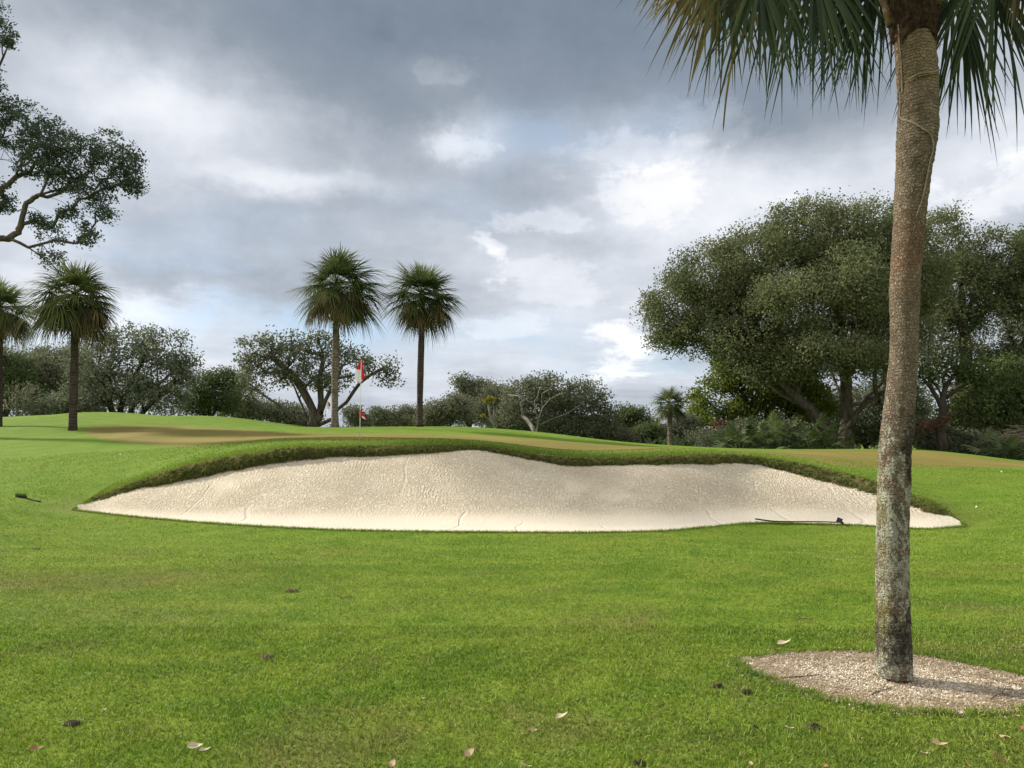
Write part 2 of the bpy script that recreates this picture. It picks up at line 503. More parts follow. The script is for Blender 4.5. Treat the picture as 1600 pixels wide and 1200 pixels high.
ys = np.concatenate((np.arange(-6, 2, 1.0), np.arange(2, 13, 0.4), np.arange(13, 27, 0.33), np.arange(27, 46, 0.6), np.arange(46, 64, 2), [68, 76, 90, 120, 180, 300, 700, 1500]))
pts = []
for i, y in enumerate(ys):
    dx = 0.45 if 2 < y < 13 else 0.5 if y < 27 else 0.75 if y < 46 else 3.0
    if y < 2: dx = 1.0
    xm = 26 if y < 46 else 60
    xs = np.arange(-xm, xm + 0.01, dx) + (dx / 2 if i % 2 else 0)
    pts += [(x, y) for x in xs]
    pts += [(s * q, y) for s in (-1, 1) for q in (xm + 6, xm + 14, xm + 30, 150, 400, 1500)]
pts += [(x, y) for x in (-1500, -300, -60, -20, 0, 20, 60, 300, 1500) for y in (-1500, -300, -60, -20)]
pts = np.array(pts)
for poly in (bunk_ref, green_ref, bed_ref):
    # keep free points clear of the outlines so the edge stays clean
    d = np.full(len(pts), 9.0)
    for i in range(0, len(poly), 50):
        d = np.minimum(d, np.sqrt(((pts[:, None] - poly[None, i:i + 50]) ** 2).sum(-1)).min(1))
    pts = pts[d > 0.14]
allp = np.vstack((bunk_ref, green_ref, bed_ref, pts))
edges, o_ = [], 0
for poly in (bunk_ref, green_ref, bed_ref):
    n = len(poly)
    edges += [(o_ + i, o_ + (i + 1) % n) for i in range(n)]
    o_ += n
cv, ce, cf, ov, oe, of = delaunay_2d_cdt([Vector(p) for p in allp], edges, [], 0, 1e-5)
cv = np.array([(v.x, v.y) for v in cv])
cf = np.array([f for f in cf if len(f) == 3])
cen = cv[cf].mean(1)
inb, ing, ind = inside(bunk_poly, cen), inside(green_poly, cen), inside(bed_poly, cen)
cz = ground(cv[:, 0], cv[:, 1])
bz3 = refine(np.vstack((frontP, crestP[-2:0:-1])))  # exact heights on the bunker outline
for p in bz3:
    k = ((cv - p[:2]) ** 2).sum(1)
    i = int(k.argmin())
    if k[i] < 1e-4: cz[i] = p[2]
cv3 = np.column_stack((cv, cz))
def submesh(mask, name, mat):
    f = cf[mask]
    u, inv = np.unique(f, return_inverse=True)
    mb = MB(); mb.add(cv3[u], inv.reshape(-1, 3))
    return tag(mb.build(name, mat, smooth=True), kind='structure')

# ------------------------------------------------------------------ grass colour
def grass_colour(N, fine=True):
    p = wpos(N)
    x, y, z = N.sep(p)
    flat = N.comb(x, y, 0.0)
    big = N.noise(flat, 0.22, 4, 0.6)
    mid = N.noise(N.comb(x, N.mul(y, 1.6), 0.0), 0.9, 5, 0.65)
    c = N.mix(N.step(mid, 0.36, 0.64), (0.124, 0.224, 0.016), (0.228, 0.314, 0.034))
    c = N.mix(N.mul(N.step(big, 0.42, 0.68), 0.55), c, (0.262, 0.318, 0.042))
    dry = N.noise(N.vm('ADD', flat, (31, 7, 0)), 0.55, 5, 0.7)
    c = N.mix(N.mul(N.step(dry, 0.52, 0.70), 0.60), c, (0.235, 0.205, 0.070))
    near = N.step(y, 9.0, 20.0)
    c = N.mix(N.mul(near, 0.45), c, (0.148, 0.255, 0.024))
    # worn, drier turf: beside the gravel bed and along the top of the bunker's left shoulder
    for (bx, by, rx, ry, am) in ((4.2, 4.0, 1.7, 0.75, 0.75), (-6.2, 9.2, 3.0, 0.9, 0.65), (4.6, 6.2, 1.3, 0.35, 0.6), (-4.0, 7.5, 1.6, 0.5, 0.3), (-8.0, 17.3, 2.4, 0.7, 0.5), (8.9, 16.4, 1.5, 0.9, 0.5)):
        qx = N.m('DIVIDE', N.sub(x, bx), rx); qy = N.m('DIVIDE', N.sub(y, by), ry)
        g = N.m('EXPONENT', N.mul(N.m('MULTIPLY_ADD', qx, qx, N.mul(qy, qy)), -1.0))
        c = N.mix(N.mul(N.mul(g, am), N.step(mid, 0.2, 0.6, 0.4, 1.0)), c, (0.20, 0.17, 0.065))
    return c, p

m, N = material('turf')
c, p = grass_colour(N)
fine = N.noise(N.vm('MULTIPLY', p, (1, 0.6, 1)), 26.0, 5, 0.75)
c = N.mix(N.step(fine, 0.30, 0.72), N.mix(0.58, c, (0.03, 0.065, 0.010)), c)
finish(N, c, 0.95, bump=fine, bdist=0.05, bstr=0.9, spec=0.1)
M['turf'] = m
m, N = material('grass_blades')
c, p = grass_colour(N)
clump = N.noise(p, 5.5, 4, 0.65)
c = N.mix(N.step(clump, 0.56, 0.36, 0.0, 0.32), c, (0.055, 0.130, 0.012))
v = N.attr('var')
c = N.mix(N.step(v, 0.0, 0.6, 0.62, 0.0), c, (0.030, 0.080, 0.010))
c = N.mix(N.step(v, 0.55, 0.9, 0.0, 0.55), c, (0.33, 0.43, 0.075))
c = N.mix(N.step(v, 0.90, 0.97, 0.0, 0.8), c, (0.30, 0.25, 0.10))
finish(N, c, 0.6, transl=0.35, spec=0.25)
M['blades'] = m
m, N = material('putting_green_turf')
p = wpos(N)
a = N.noise(p, 0.35, 5, 0.6); b = N.noise(N.vm('MULTIPLY', p, (1, 0.5, 1)), 14.0, 5, 0.7)
x, y, z = N.sep(p)
c = N.mix(N.step(a, 0.3, 0.7), (0.155, 0.135, 0.032), (0.215, 0.175, 0.048))
c = N.mix(N.step(N.noise(p, 0.8, 4, 0.6), 0.52, 0.75, 0, 0.5), c, (0.13, 0.17, 0.035))
c = N.mix(N.step(b, 0.35, 0.7, 0.25, 0.0), c, (0.10, 0.09, 0.03))
finish(N, c, 0.95, bump=b, bdist=0.02, spec=0.1)
M['green'] = m
m, N = material('gravel_soil')
p = wpos(N)
a = N.noise(p, 60.0, 4, 0.7); b = N.noise(p, 2.4, 4, 0.6)
c = N.mix(N.step(a, 0.35, 0.65), (0.27, 0.22, 0.155), (0.52, 0.47, 0.39))
c = N.mix(N.step(b, 0.42, 0.62, 0.0, 0.6), c, (0.30, 0.22, 0.145))
finish(N, c, 0.95, bump=a, bdist=0.02, spec=0.1)
M['gravel_soil'] = m

lawn = submesh(~inb & ~ing & ~ind, 'lawn', M['turf'])
pgreen = submesh(ing & ~inb, 'putting_green', M['green'])
gbed = submesh(ind, 'gravel_bed', M['gravel_soil'])

# ------------------------------------------------------------------ bunker sand
SC = []
for i in range(len(cols)):
    f, t = frontP[i], topP[i]
    SC.append((*f[:2], f[2] - 0.05))
    SC.append((t[0] * 1.006, t[1] + 0.16, t[2] + 0.085))
    if 1 < i < len(cols) - 2:
        for k, h in ((0.18, 0.0), (0.34, 0.035), (0.48, 0.16), (0.64, 0.43), (0.82, 0.77)):
            q = f + (t - f) * k
            SC.append((q[0], q[1], f[2] - 0.05 + (t[2] - f[2] + 0.05) * h))
SC = np.array(SC)
SFIT = tps_fit(SC[:, :2], SC[:, 2], 0.01)
sand_edge = np.vstack((frontP[:, :2] + np.array((0, -0.06)), [(p[0] * 1.006, p[1] + 0.16) for p in topP[-2:0:-1]]))
sref = refine(sand_edge, 0.25)
gx_, gy_ = np.meshgrid(np.arange(-13, 11, 0.16), np.arange(12.5, 21, 0.14))
gp = np.stack((gx_.ravel(), gy_.ravel()), -1)
gp = gp[inside(sand_edge, gp)]
dd = np.full(len(gp), 9.0)
for i in range(0, len(sref), 40):
    dd = np.minimum(dd, np.sqrt(((gp[:, None] - sref[None, i:i + 40]) ** 2).sum(-1)).min(1))
gp = gp[dd > 0.07]
sv, _, sf, _, _, _ = delaunay_2d_cdt([Vector(p) for p in np.vstack((sref, gp))], [(i, (i + 1) % len(sref)) for i in range(len(sref))], [], 0, 1e-5)
sv = np.array([(v.x, v.y) for v in sv]); sf = np.array([f for f in sf if len(f) == 3])
sf = sf[inside(sand_edge, sv[sf].mean(1))]
sz = tps(SFIT, sv)
mb = MB(); mb.add(np.column_stack((sv, sz)), sf)

m, N = material('bunker_sand')
p = wpos(N)
x, y, z = N.sep(p)
wob = N.noise(p, 1.1, 4, 0.6)
worm = N.noise(N.vm('MULTIPLY', p, (1.0, 0.7, 0.7)), 14.0, 2.5, 0.5, 0.5)
worm = N.m('ABSOLUTE', N.sub(worm, 0.5))
rake = N.m('SINE', N.add(N.mul(x, 78.0), N.mul(wob, 34.0)))
rk = N.mul(N.step(N.noise(N.vm('MULTIPLY', p, (0.8, 0.4, 0.4)), 0.8, 3, 0.5), 0.42, 0.6), rake)
grain = N.noise(p, 55.0, 4, 0.7)
calm = N.step(z, 0.0, 0.30, 0.15, 1.0)
smooth_patch = N.step(N.noise(N.vm('ADD', p, (9, 3, 0)), 0.45, 4, 0.6), 0.30, 0.46, 0.25, 1.0)
amp = N.mul(calm, smooth_patch)
h = N.add(N.mul(N.step(worm, 0.0, 0.14), N.mul(amp, 0.75)), N.mul(N.mul(rk, N.mul(amp, N.step(N.noise(N.vm('ADD', p, (7, 1, 2)), 1.6, 3, 0.5), 0.48, 0.62))), 0.26))
# curved drag marks left by the rake
trk = N.n('ShaderNodeTexWave', wave_type='BANDS', bands_direction='X')
N.put(trk.inputs['Vector'], N.vm('ADD', N.vm('MULTIPLY', p, (1, 0.55, 0.55)), N.vm('SCALE', N.noise(p, 0.5, 2, 0.5, col=True), sc=1.2)))
trk.inputs['Scale'].default_value = 0.21; trk.inputs['Distortion'].default_value = 3.0
line = N.mul(N.step(trk.outputs['Fac'], 0.990, 1.0), N.step(N.noise(N.vm('ADD', p, (2, 8, 5)), 0.42, 2, 0.5), 0.50, 0.56))
h = N.add(h, N.mul(grain, 0.28))
h = N.sub(h, N.mul(line, 0.5))
c = N.mix(N.step(N.noise(p, 0.9, 5, 0.65), 0.3, 0.7), (0.525, 0.463, 0.350), (0.635, 0.572, 0.452))
c = N.mix(N.mul(amp, N.step(worm, 0.10, 0.0, 0.0, 0.22)), c, (0.36, 0.29, 0.19))
c = N.mix(N.mul(line, 0.6), c, (0.62, 0.555, 0.46))
c = N.mix(N.step(N.noise(N.vm('ADD', p, (4, 4, 1)), 0.6, 5, 0.7), 0.5, 0.75, 0.0, 0.45), c, (0.43, 0.36, 0.26))
c = N.mix(N.step(z, 0.0, 0.16, 0.75, 0.0), c, (0.64, 0.585, 0.485))
c = N.mix(N.step(grain, 0.4, 0.7, 0.18, 0.0), c, (0.30, 0.25, 0.18))
finish(N, c, 0.95, bump=h, bdist=0.050, bstr=0.85, spec=0.1)
M['sand'] = m
tag(mb.build('bunker_sand', M['sand'], smooth=True), kind='structure')

# ------------------------------------------------------------------ bunker lip: earth face + shaggy grass
def dense(P, n):
    return spline(P, n)
nL = 260
cr, tp = dense(crestP, nL), dense(topP, nL)
lipn = np.convolve(np.random.default_rng(8).normal(0, 1, nL + 8), np.hanning(7) / np.hanning(7).sum(), 'same')[4:-4]
lipn2 = np.convolve(np.random.default_rng(9).normal(0, 1, nL + 40), np.hanning(25) / np.hanning(25).sum(), 'same')[20:-20]
lk = np.clip((cr[:, 2] - tp[:, 2]) / 0.2, 0, 1)
tp = tp + np.stack((0 * lipn, 0.03 * lipn, 0.055 * lipn + 0.075 * lipn2), -1) * lk[:, None]
rows = []
for t in np.linspace(0, 1, 9):
    r_ = cr * (1 - t) + tp * t
    hgt = (cr[:, 2] - tp[:, 2]).clip(0, 1)
    r_ = r_ + np.array((0, -1, 0)) * (np.sin(math.pi * min(1, t * 1.0)) * 0.30 * hgt)[:, None]
    rows.append(r_)
rows = np.array(rows)
rows[1:-1] += rng.normal(0, 0.03, rows[1:-1].shape) * (np.minimum(hgt, 0.3) / 0.3)[None, :, None]
idx = np.arange(9 * nL).reshape(9, nL)
q = np.stack((idx[:-1, :-1], idx[1:, :-1], idx[1:, 1:], idx[:-1, 1:]), -1).reshape(-1, 4)
mb = MB(); mb.add(rows.reshape(-1, 3), q)
m, N = material('lip_soil')
p = wpos(N)
a = N.noise(p, 9.0, 6, 0.7)
c = N.mix(N.step(a, 0.35, 0.65), (0.085, 0.065, 0.036), (0.165, 0.140, 0.065))
finish(N, c, 0.95, bump=a, bdist=0.06, spec=0.05)
M['lip'] = m
tag(mb.build('bunker_lip', M['lip'], smooth=True), kind='structure')

def blades(mb, P, H, Wd, D, droop, var, seg2=True):
    """P roots, H lengths, Wd widths, D unit directions of growth, droop = sideways/downward bend vector"""
    n = len(P)
    side = unit(np.cross(D, rng.normal(size=(n, 3))))
    w = side * (Wd / 2)[:, None]
    mid = P + D * (H * 0.55)[:, None] + droop * (H * 0.2)[:, None]
    tip = P + D * (H * 0.95)[:, None] + droop * (H * 0.75)[:, None]
    if seg2:
        V = np.stack((P - w, P + w, mid + w * 0.75, mid - w * 0.75, tip), 1).reshape(-1, 3)
        b = np.arange(n)[:, None] * 5
        va = np.repeat(var, 5)
        mb.add(V, b + np.array([[0, 1, 2, 3]]), va)
        mb.f.append((b + np.array([[3, 2, 4]])) + mb.n - n * 5); mb.mi.append(np.zeros(n, int))
    else:
        V = np.stack((P - w, P + w, tip), 1).reshape(-1, 3)
        mb.add(V, np.arange(n)[:, None] * 3 + np.array([[0, 1, 2]]), np.repeat(var, 3))

# shaggy lip grass: tufts of bent blades
mb = MB()
def on_lip(u, t):
    t = t * 8 * 0.999
    iu, it = u.astype(int), t.astype(int)
    fu, ft = (u - iu)[:, None], (t - it)[:, None]
    return (rows[it, iu] * (1 - fu) + rows[it, iu + 1] * fu) * (1 - ft) + (rows[it + 1, iu] * (1 - fu) + rows[it + 1, iu + 1] * fu) * ft
nT, per_ = 5200, 14
u = rng.uniform(0.0, nL - 1.01, nT); t = rng.uniform(0, 1, nT) ** 0.9
hg = np.interp(u, np.arange(nL), (cr[:, 2] - tp[:, 2]).clip(0.03, 0.3)) / 0.3
Dt = unit(np.column_stack((rng.normal(0, 0.55, nT), rng.normal(-0.75, 0.3, nT), rng.normal(0.45, 0.5, nT) - 0.5 * t)))
vt = np.clip(rng.uniform(0.05, 0.95, nT) + (0.35 - t) * 0.55, 0, 1)
rp = lambda a_: np.repeat(a_, per_, 0)
n_ = nT * per_
P = rp(on_lip(u, t)) + rng.normal(0, 0.018, (n_, 3))
D = unit(rp(Dt) + rng.normal(0, 0.38, (n_, 3)))
dr = np.column_stack((rng.normal(0, 0.25, n_), rng.normal(-0.1, 0.2, n_), rng.uniform(-1.0, -0.2, n_)))
blades(mb, P, rng.uniform(0.04, 0.12, n_) * rp(0.3 + 0.7 * hg) * rp(rng.uniform(0.4, 1.5, nT)), rng.uniform(0.008, 0.016, n_), D, dr,
       np.clip(0.6 * rp(vt) + 0.4 * rng.uniform(0, 1, n_), 0, 1), True)
m, N = material('lip_grass_blades')
v = N.attr('var')
c = N.ramp(v, [(0.0, (0.080, 0.062, 0.033)), (0.22, (0.160, 0.125, 0.060)), (0.38, (0.105, 0.140, 0.030)), (0.68, (0.175, 0.230, 0.048)), (0.88, (0.290, 0.320, 0.080)), (1.0, (0.36, 0.28, 0.14))])
finish(N, c, 0.8, transl=0.35, spec=0.15)
M['lip_grass'] = m
tag(mb.build('lip_grass', M['lip_grass']), 'shaggy olive and brown grass hanging over the bunker lip', 'grass', kind='stuff')

# ------------------------------------------------------------------ lawn grass blades
mb = MB()
def scatter(y0, y1, dens, hlo, hhi, wlo, whi, seg2):
    yc = 0.5 * (y0 + y1)
    xm = 0.72 * y1 + 4.0
    n = int(2 * xm * (y1 - y0) * dens)
    x = rng.uniform(-xm, xm, n); y = rng.uniform(y0, y1, n)
    Q = np.stack((x, y), -1)
    edge_ = np.abs(x) - (0.70 * y + 0.4)
    ok = (rng.uniform(size=len(x)) < np.where(edge_ < 0, 1.0, np.clip(0.75 - edge_ / 5.0, 0, 1))) & ~inside(bed_poly, Q) & ~inside(bunk_poly, Q)
    Q = Q[ok]; n = len(Q)
    z = ground(Q[:, 0], Q[:, 1])
    lean = 0.5 * np.sin(Q[:, 0] * 1.7 + 1.3 * np.sin(Q[:, 1] * 2.1))
    D = unit(np.column_stack((rng.normal(0, 0.42, n) + 0.2 * lean, rng.normal(-0.05, 0.42, n), np.full(n, 1.0))))
    dr = np.column_stack((rng.normal(0, 0.35, n), rng.normal(0, 0.35, n), rng.uniform(-0.35, 0.0, n)))
    patch = 0.5 + 0.5 * np.sin(Q[:, 0] * 5.1 + 2 * np.sin(Q[:, 1] * 4.3)) * np.sin(Q[:, 1] * 6.3 + 2 * np.sin(Q[:, 0] * 3.7))
    H = rng.uniform(hlo, hhi, n) * (0.75 + 0.45 * patch)
    blades(mb, np.column_stack((Q, z - 0.004)), H, rng.uniform(wlo, whi, n), D, dr, rng.uniform(0, 1, n), seg2)
scatter(3.0, 4.6, 6500, 0.022, 0.050, 0.004, 0.008, True)
scatter(4.6, 7.0, 4600, 0.022, 0.050, 0.005, 0.009, True)
scatter(7.0, 10.5, 2600, 0.024, 0.045, 0.006, 0.010, False)
scatter(10.5, 16.5, 1100, 0.025, 0.045, 0.009, 0.016, False)
scatter(16.5, 24.0, 350, 0.025, 0.045, 0.014, 0.024, False)
n_ = 30000   # taller scruff along the crest of the bunker
u = rng.uniform(0, nL - 1.01, n_); iu = u.astype(int); fu = (u - iu)[:, None]
base = cr[iu] * (1 - fu) + cr[iu + 1] * fu
x = base[:, 0]; y = base[:, 1] + np.abs(rng.normal(0, 0.30, n_)) + 0.01
blades(mb, np.column_stack((x, y, ground(x, y) - 0.005)), rng.uniform(0.03, 0.065, n_), rng.uniform(0.010, 0.018, n_),
       unit(np.column_stack((rng.normal(0, 0.4, n_), rng.normal(-0.25, 0.4, n_), np.full(n_, 1.0)))), rng.normal(0, 0.3, (n_, 3)), rng.uniform(0.15, 1, n_), False)
# a longer fringe round the gravel bed and along the bunker's front edge
def fringe(poly, n, spread, hlo, hhi, w):
    seg = rng.integers(0, len(poly), n); t = rng.uniform(0, 1, n)[:, None]
    a, b = poly[seg], np.roll(poly, -1, 0)[seg]
    Q = a + (b - a) * t + rng.normal(0, spread, (n, 2))
    return Q, rng.uniform(hlo, hhi, n), rng.uniform(w * 0.7, w * 1.3, n)
Q, H, Wd = fringe(bed_ref, 9000, 0.03, 0.03, 0.065, 0.005)
ok = ~inside(bed_poly, Q) | (rng.uniform(size=len(Q)) < 0.25)
Q, H, Wd = Q[ok], H[ok], Wd[ok]; n = len(Q)
cb = bed_poly.mean(0)
inw = unit(np.column_stack((cb - Q, np.zeros(n)))) * 0.4
blades(mb, np.column_stack((Q, ground(Q[:, 0], Q[:, 1]) - 0.004)), H, Wd, unit(np.column_stack((rng.normal(0, .35, n), rng.normal(0, .35, n), np.ones(n))) + inw), rng.normal(0, 0.3, (n, 3)), rng.uniform(0, 0.9, n), True)
fr = refine(frontP[:, :2], 0.2)[:-1]
Q = frontP[rng.integers(0, len(frontP) - 1, 1)]
si = rng.uniform(0, len(frontP) - 1.001, 16000); ii = si.astype(int); tt = (si - ii)[:, None]
P = frontP[ii] * (1 - tt) + frontP[ii + 1] * tt
P[:, 1] += rng.normal(-0.04, 0.03, len(P)); n = len(P)
blades(mb, P - np.array((0, 0, 0.006)), rng.uniform(0.03, 0.06, n), rng.uniform(0.007, 0.012, n), unit(np.column_stack((rng.normal(0, .4, n), rng.normal(0.15, .4, n), np.ones(n)))), rng.normal(0, 0.3, (n, 3)), rng.uniform(0, 0.9, n), False)
tag(mb.build('lawn_grass', M['blades']), 'short mown green grass covering the fairway around the bunker', 'grass', kind='stuff')

# ------------------------------------------------------------------ gravel and needles in the bed
def in_poly(poly, n):
    lo, hi = poly.min(0), poly.max(0)
    Q = rng.uniform(lo, hi, (n, 2))
    return Q[inside(poly, Q)]
Q = in_poly(bed_poly, 62000)
Qx = bed_ref[rng.integers(0, len(bed_ref), 1500)] + rng.normal(0, 0.05, (1500, 2))
Q = np.vstack((Q, Qx))
n = len(Q)
octv = np.array([(1, 0, 0), (0, 1, 0), (-1, 0, 0), (0, -1, 0), (0, 0, 0.7), (0, 0, -0.7)])
octf = np.array([(0, 1, 4), (1, 2, 4), (2, 3, 4), (3, 0, 4), (1, 0, 5), (2, 1, 5), (3, 2, 5), (0, 3, 5)])
a = rng.uniform(0, 6.28, n); s = rng.gamma(4, 0.0014, n).clip(0.0025, 0.014)
X = octv[None] * rng.uniform(0.6, 1.3, (n, 1, 3)) * s[:, None, None]
ca, sa = np.cos(a)[:, None], np.sin(a)[:, None]
V = np.stack((X[..., 0] * ca - X[..., 1] * sa, X[..., 0] * sa + X[..., 1] * ca, X[..., 2]), -1)
V = V + np.column_stack((Q, ground(Q[:, 0], Q[:, 1]) + s * 0.35))[:, None]
mb = MB(); mb.add(V.reshape(-1, 3), (np.arange(n)[:, None, None] * 6 + octf[None]).reshape(-1, 3), np.repeat(rng.uniform(0, 1, n), 6))
M['pebble'] = leaf_mat('pebbles', (0.29, 0.235, 0.16), (0.70, 0.64, 0.53), 0.0, 0.85)
tag(mb.build('gravel', M['pebble']), 'pale shell gravel in the bed around the palm trunk', 'gravel', kind='stuff')
Q = in_poly(bed_poly, 7500)
edge = np.array([np.sqrt(((bed_ref - q) ** 2).sum(1)).min() for q in Q])
Q = Q[rng.uniform(size=len(Q)) < np.clip(1.0 - edge * 1.9, 0.25, 1)]
n = len(Q)
a = rng.normal(0.2, 0.9, n); L = rng.uniform(0.05, 0.17, n)
d = np.column_stack((np.cos(a), np.sin(a), rng.normal(0, 0.06, n)))
w = np.column_stack((-np.sin(a), np.cos(a), np.zeros(n))) * rng.uniform(0.0014, 0.0028, n)[:, None]
c0 = np.column_stack((Q, ground(Q[:, 0], Q[:, 1]) + rng.uniform(0.007, 0.016, n)))
bend = w * 0 + np.column_stack((-np.sin(a), np.cos(a), np.zeros(n))) * rng.normal(0, 0.012, n)[:, None]
V = np.stack((c0 - d * (L / 2)[:, None] - w, c0 - d * (L / 2)[:, None] + w, c0 + bend + w, c0 + bend - w, c0 + d * (L / 2)[:, None] + w, c0 + d * (L / 2)[:, None] - w), 1)
b = np.arange(n)[:, None] * 6
mb = MB(); mb.add(V.reshape(-1, 3), np.vstack((b + np.array([[0, 1, 2, 3]]), b + np.array([[3, 2, 4, 5]]))), np.repeat(rng.uniform(0, 1, n), 6))
M['needle'] = leaf_mat('dry_needles', (0.18, 0.130, 0.075), (0.40, 0.31, 0.20), 0.0, 0.8)
tag(mb.build('pine_straw', M['needle']), 'dry brown needles strewn over the gravel bed', 'pine straw', kind='stuff')

# ------------------------------------------------------------------ broadleaf trees
def sample_lobe(c, r, n, shell=0.55):
    d = unit(rng.normal(size=(n, 3)))
    rad = rng.uniform(0, 1, n) ** (1 / 3)
    rad = shell + (1 - shell) * rad
    return c + d * rad[:, None] * r

def skeleton(limbs, targets, step=0.6, wander=0.12, pw=0.35):
    """limbs: polylines that start at the base; targets: twig ends, reached from the nearest wood. Returns nodes, parents."""
    nodes, par, plen = [], [], []
    def addn(p, q):
        nodes.append(np.asarray(p, float)); par.append(q)
        plen.append(0.0 if q < 0 else plen[q] + np.linalg.norm(nodes[-1] - nodes[q]))
        return len(nodes) - 1
    for lb in limbs:
        lb = np.asarray(lb, float)
        L = np.linalg.norm(np.diff(lb, axis=0), axis=1).sum()
        pp = spline(lb, max(4, int(L / step)))
        if nodes:
            A = np.array(nodes)
            k = int(((A - pp[0]) ** 2).sum(1).argmin())
        else:
            k = addn(pp[0], -1)
        pp[1:-1] += rng.normal(0, 0.085 * step, pp[1:-1].shape)
        for p_ in pp[1:]:
            k = addn(p_, k)
    tips = []
    root = np.array(nodes[0])
    order = np.argsort(((targets - root) ** 2).sum(1))
    for i in order:
        t = targets[i]
        A = np.array(nodes)
        d = np.sqrt(((A - t) ** 2).sum(1))
        cost = d + pw * np.array(plen)
        cost[0] += 5
        k = int(cost.argmin())
        L = d[k]
        m_ = max(1, int(L / step))
        a = nodes[k]
        bow = rng.normal(0, wander, 3) * L
        bow[2] += 0.10 * L
        for j in range(1, m_ + 1):
            u = j / m_
            k = addn(a + (t - a) * u + bow * 4 * u * (1 - u) * 0.5, k)
        tips.append(k)
    return np.array(nodes), np.array(par), tips

def wood(mb, nodes, par, r_trunk, r_tip=0.012, pwr=2.3, minr=0.0, flare=True):
    n = len(nodes)
    kids = [[] for _ in range(n)]
    for i, q in enumerate(par):
        if q >= 0: kids[q].append(i)
    acc = np.zeros(n)
    for i in range(n - 1, -1, -1):
        if not kids[i]: acc[i] = 1.0
        if par[i] >= 0: acc[par[i]] += acc[i]
    rad = acc ** (1 / pwr)
    rad = r_tip + (rad - 1) / max(rad.max() - 1, 1e-6) * (r_trunk - r_tip)
    stack = [0]
    while stack:
        s = stack.pop()
        chain = [s]
        if par[s] >= 0: chain = [par[s], s]
        cur = s
        while kids[cur]:
            ks = sorted(kids[cur], key=lambda k: -acc[k])
            stack += ks[1:]
            cur = ks[0]; chain.append(cur)
        P = nodes[chain]; r = rad[chain].copy()
        if par[s] >= 0: r[0] = min(r[0], r[1] * 1.15)
        elif flare: r[0] *= 1.35
        if r.max() < minr or len(chain) < 2: continue
        tube(mb, P, r, 8 if r.max() > 0.12 else 5 if r.max() > 0.04 else 3, rng.uniform(0.3, 0.7))

def leaves(mb, centres, per, spread, size, flat=0.75, var=None, aspect=0.55, up=0.3):
    k = len(centres)
    n = k * per
    c = np.repeat(centres, per, 0)
    sp = np.repeat(rng.uniform(0.7, 1.25, k), per)[:, None] * spread
    P = c + np.clip(rng.normal(0, 1, (n, 3)), -1.8, 1.8) * sp * np.array((1, 1, flat))
    nm = unit(rng.normal(size=(n, 3)) + np.array((0, 0, up)))
    ax = unit(np.cross(nm, rng.normal(size=(n, 3))))
    bx = np.cross(nm, ax)
    s = rng.uniform(0.65, 1.35, n)[:, None] * size
    V = np.stack((P - ax * s * 0.5, P + bx * s * aspect * 0.5, P + ax * s * 0.5, P - bx * s * aspect * 0.5 + nm * s * 0.08), 1)
    cv_ = np.repeat(rng.uniform(0, 1, k), per)
    va = np.clip(0.68 * cv_ + 0.32 * rng.uniform(0, 1, n), 0, 1)
    mb.add(V.reshape(-1, 3), np.arange(n * 4).reshape(-1, 4), np.repeat(va, 4))

def px_lobe(l, Y):
    px, py, rx, ry = l[:4]
    dy = l[4] if len(l) > 4 else 0.0
    return at(px, py, Y + dy), np.array((rx / F * Y, max(rx, ry) * 0.9 / F * Y, ry / F * Y))

def broadleaf(name, label, cat, px, Y, lobes, leaf, bark, limbs=None, clumps=120, per=60, spread=0.45, size=0.16, r_trunk=0.35,
              group=None, shell=0.55, minr=0.012, r_tip=0.015, up=0.3, trunk_h=0.35, yoff=0.0):
    base = gpt(px, Y, -0.05)
    root = thing(name, base, label, cat, group)
    L = [px_lobe(l, Y) for l in lobes]
    vol = np.array([r[0] * r[2] for c, r in L]); vol = vol / vol.sum()
    T, CC = [], []
    for (c, r), v_ in zip(L, vol):
        T.append(sample_lobe(c, r * 0.96, max(2, int(clumps * v_)), shell))
        CC.append(c)
    T = np.vstack(T); CC = np.array(CC)
    T[:, 2] = np.maximum(T[:, 2], ground(T[:, 0], T[:, 1]) + 0.15)
    if limbs:
        LB = []
        for lb in limbs:
            LB.append([at(q[0], q[1], Y + (q[2] if len(q) > 2 else 0.0)) for q in lb])
        LB[0][0] = base
        for lb, src in zip(LB, limbs):
            if src[0][1] >= limbs[0][0][1] - 3:
                lb[0][2] = min(lb[0][2], gz1(lb[0][0], lb[0][1]) - 0.05)
    else:
        top = CC.mean(0) * 0.6 + base * 0.4
        fork = base + (CC.mean(0) - base) * trunk_h
        LB = [[base, base + (fork - base) * 0.5 + rng.normal(0, 0.08, 3), fork]]
        for c in CC[rng.permutation(len(CC))[:5]]:
            mid_ = fork + (c - fork) * 0.5 + rng.normal(0, 0.15, 3) * np.linalg.norm(c - fork) * 0.5
            LB.append([fork, mid_, fork + (c - fork) * 0.9])
    nodes, par, tips = skeleton(LB, T, step=0.6 if Y > 25 else 0.25)
    mb = MB()
    wood(mb, nodes, par, r_trunk, r_tip, minr=minr)
    mb.build('trunk', M[bark], root, origin=base, smooth=True)
    mb = MB()
    leaves(mb, T, per, spread, size, up=up)
    mb.build('crown', M[leaf], root, origin=base)
    return root

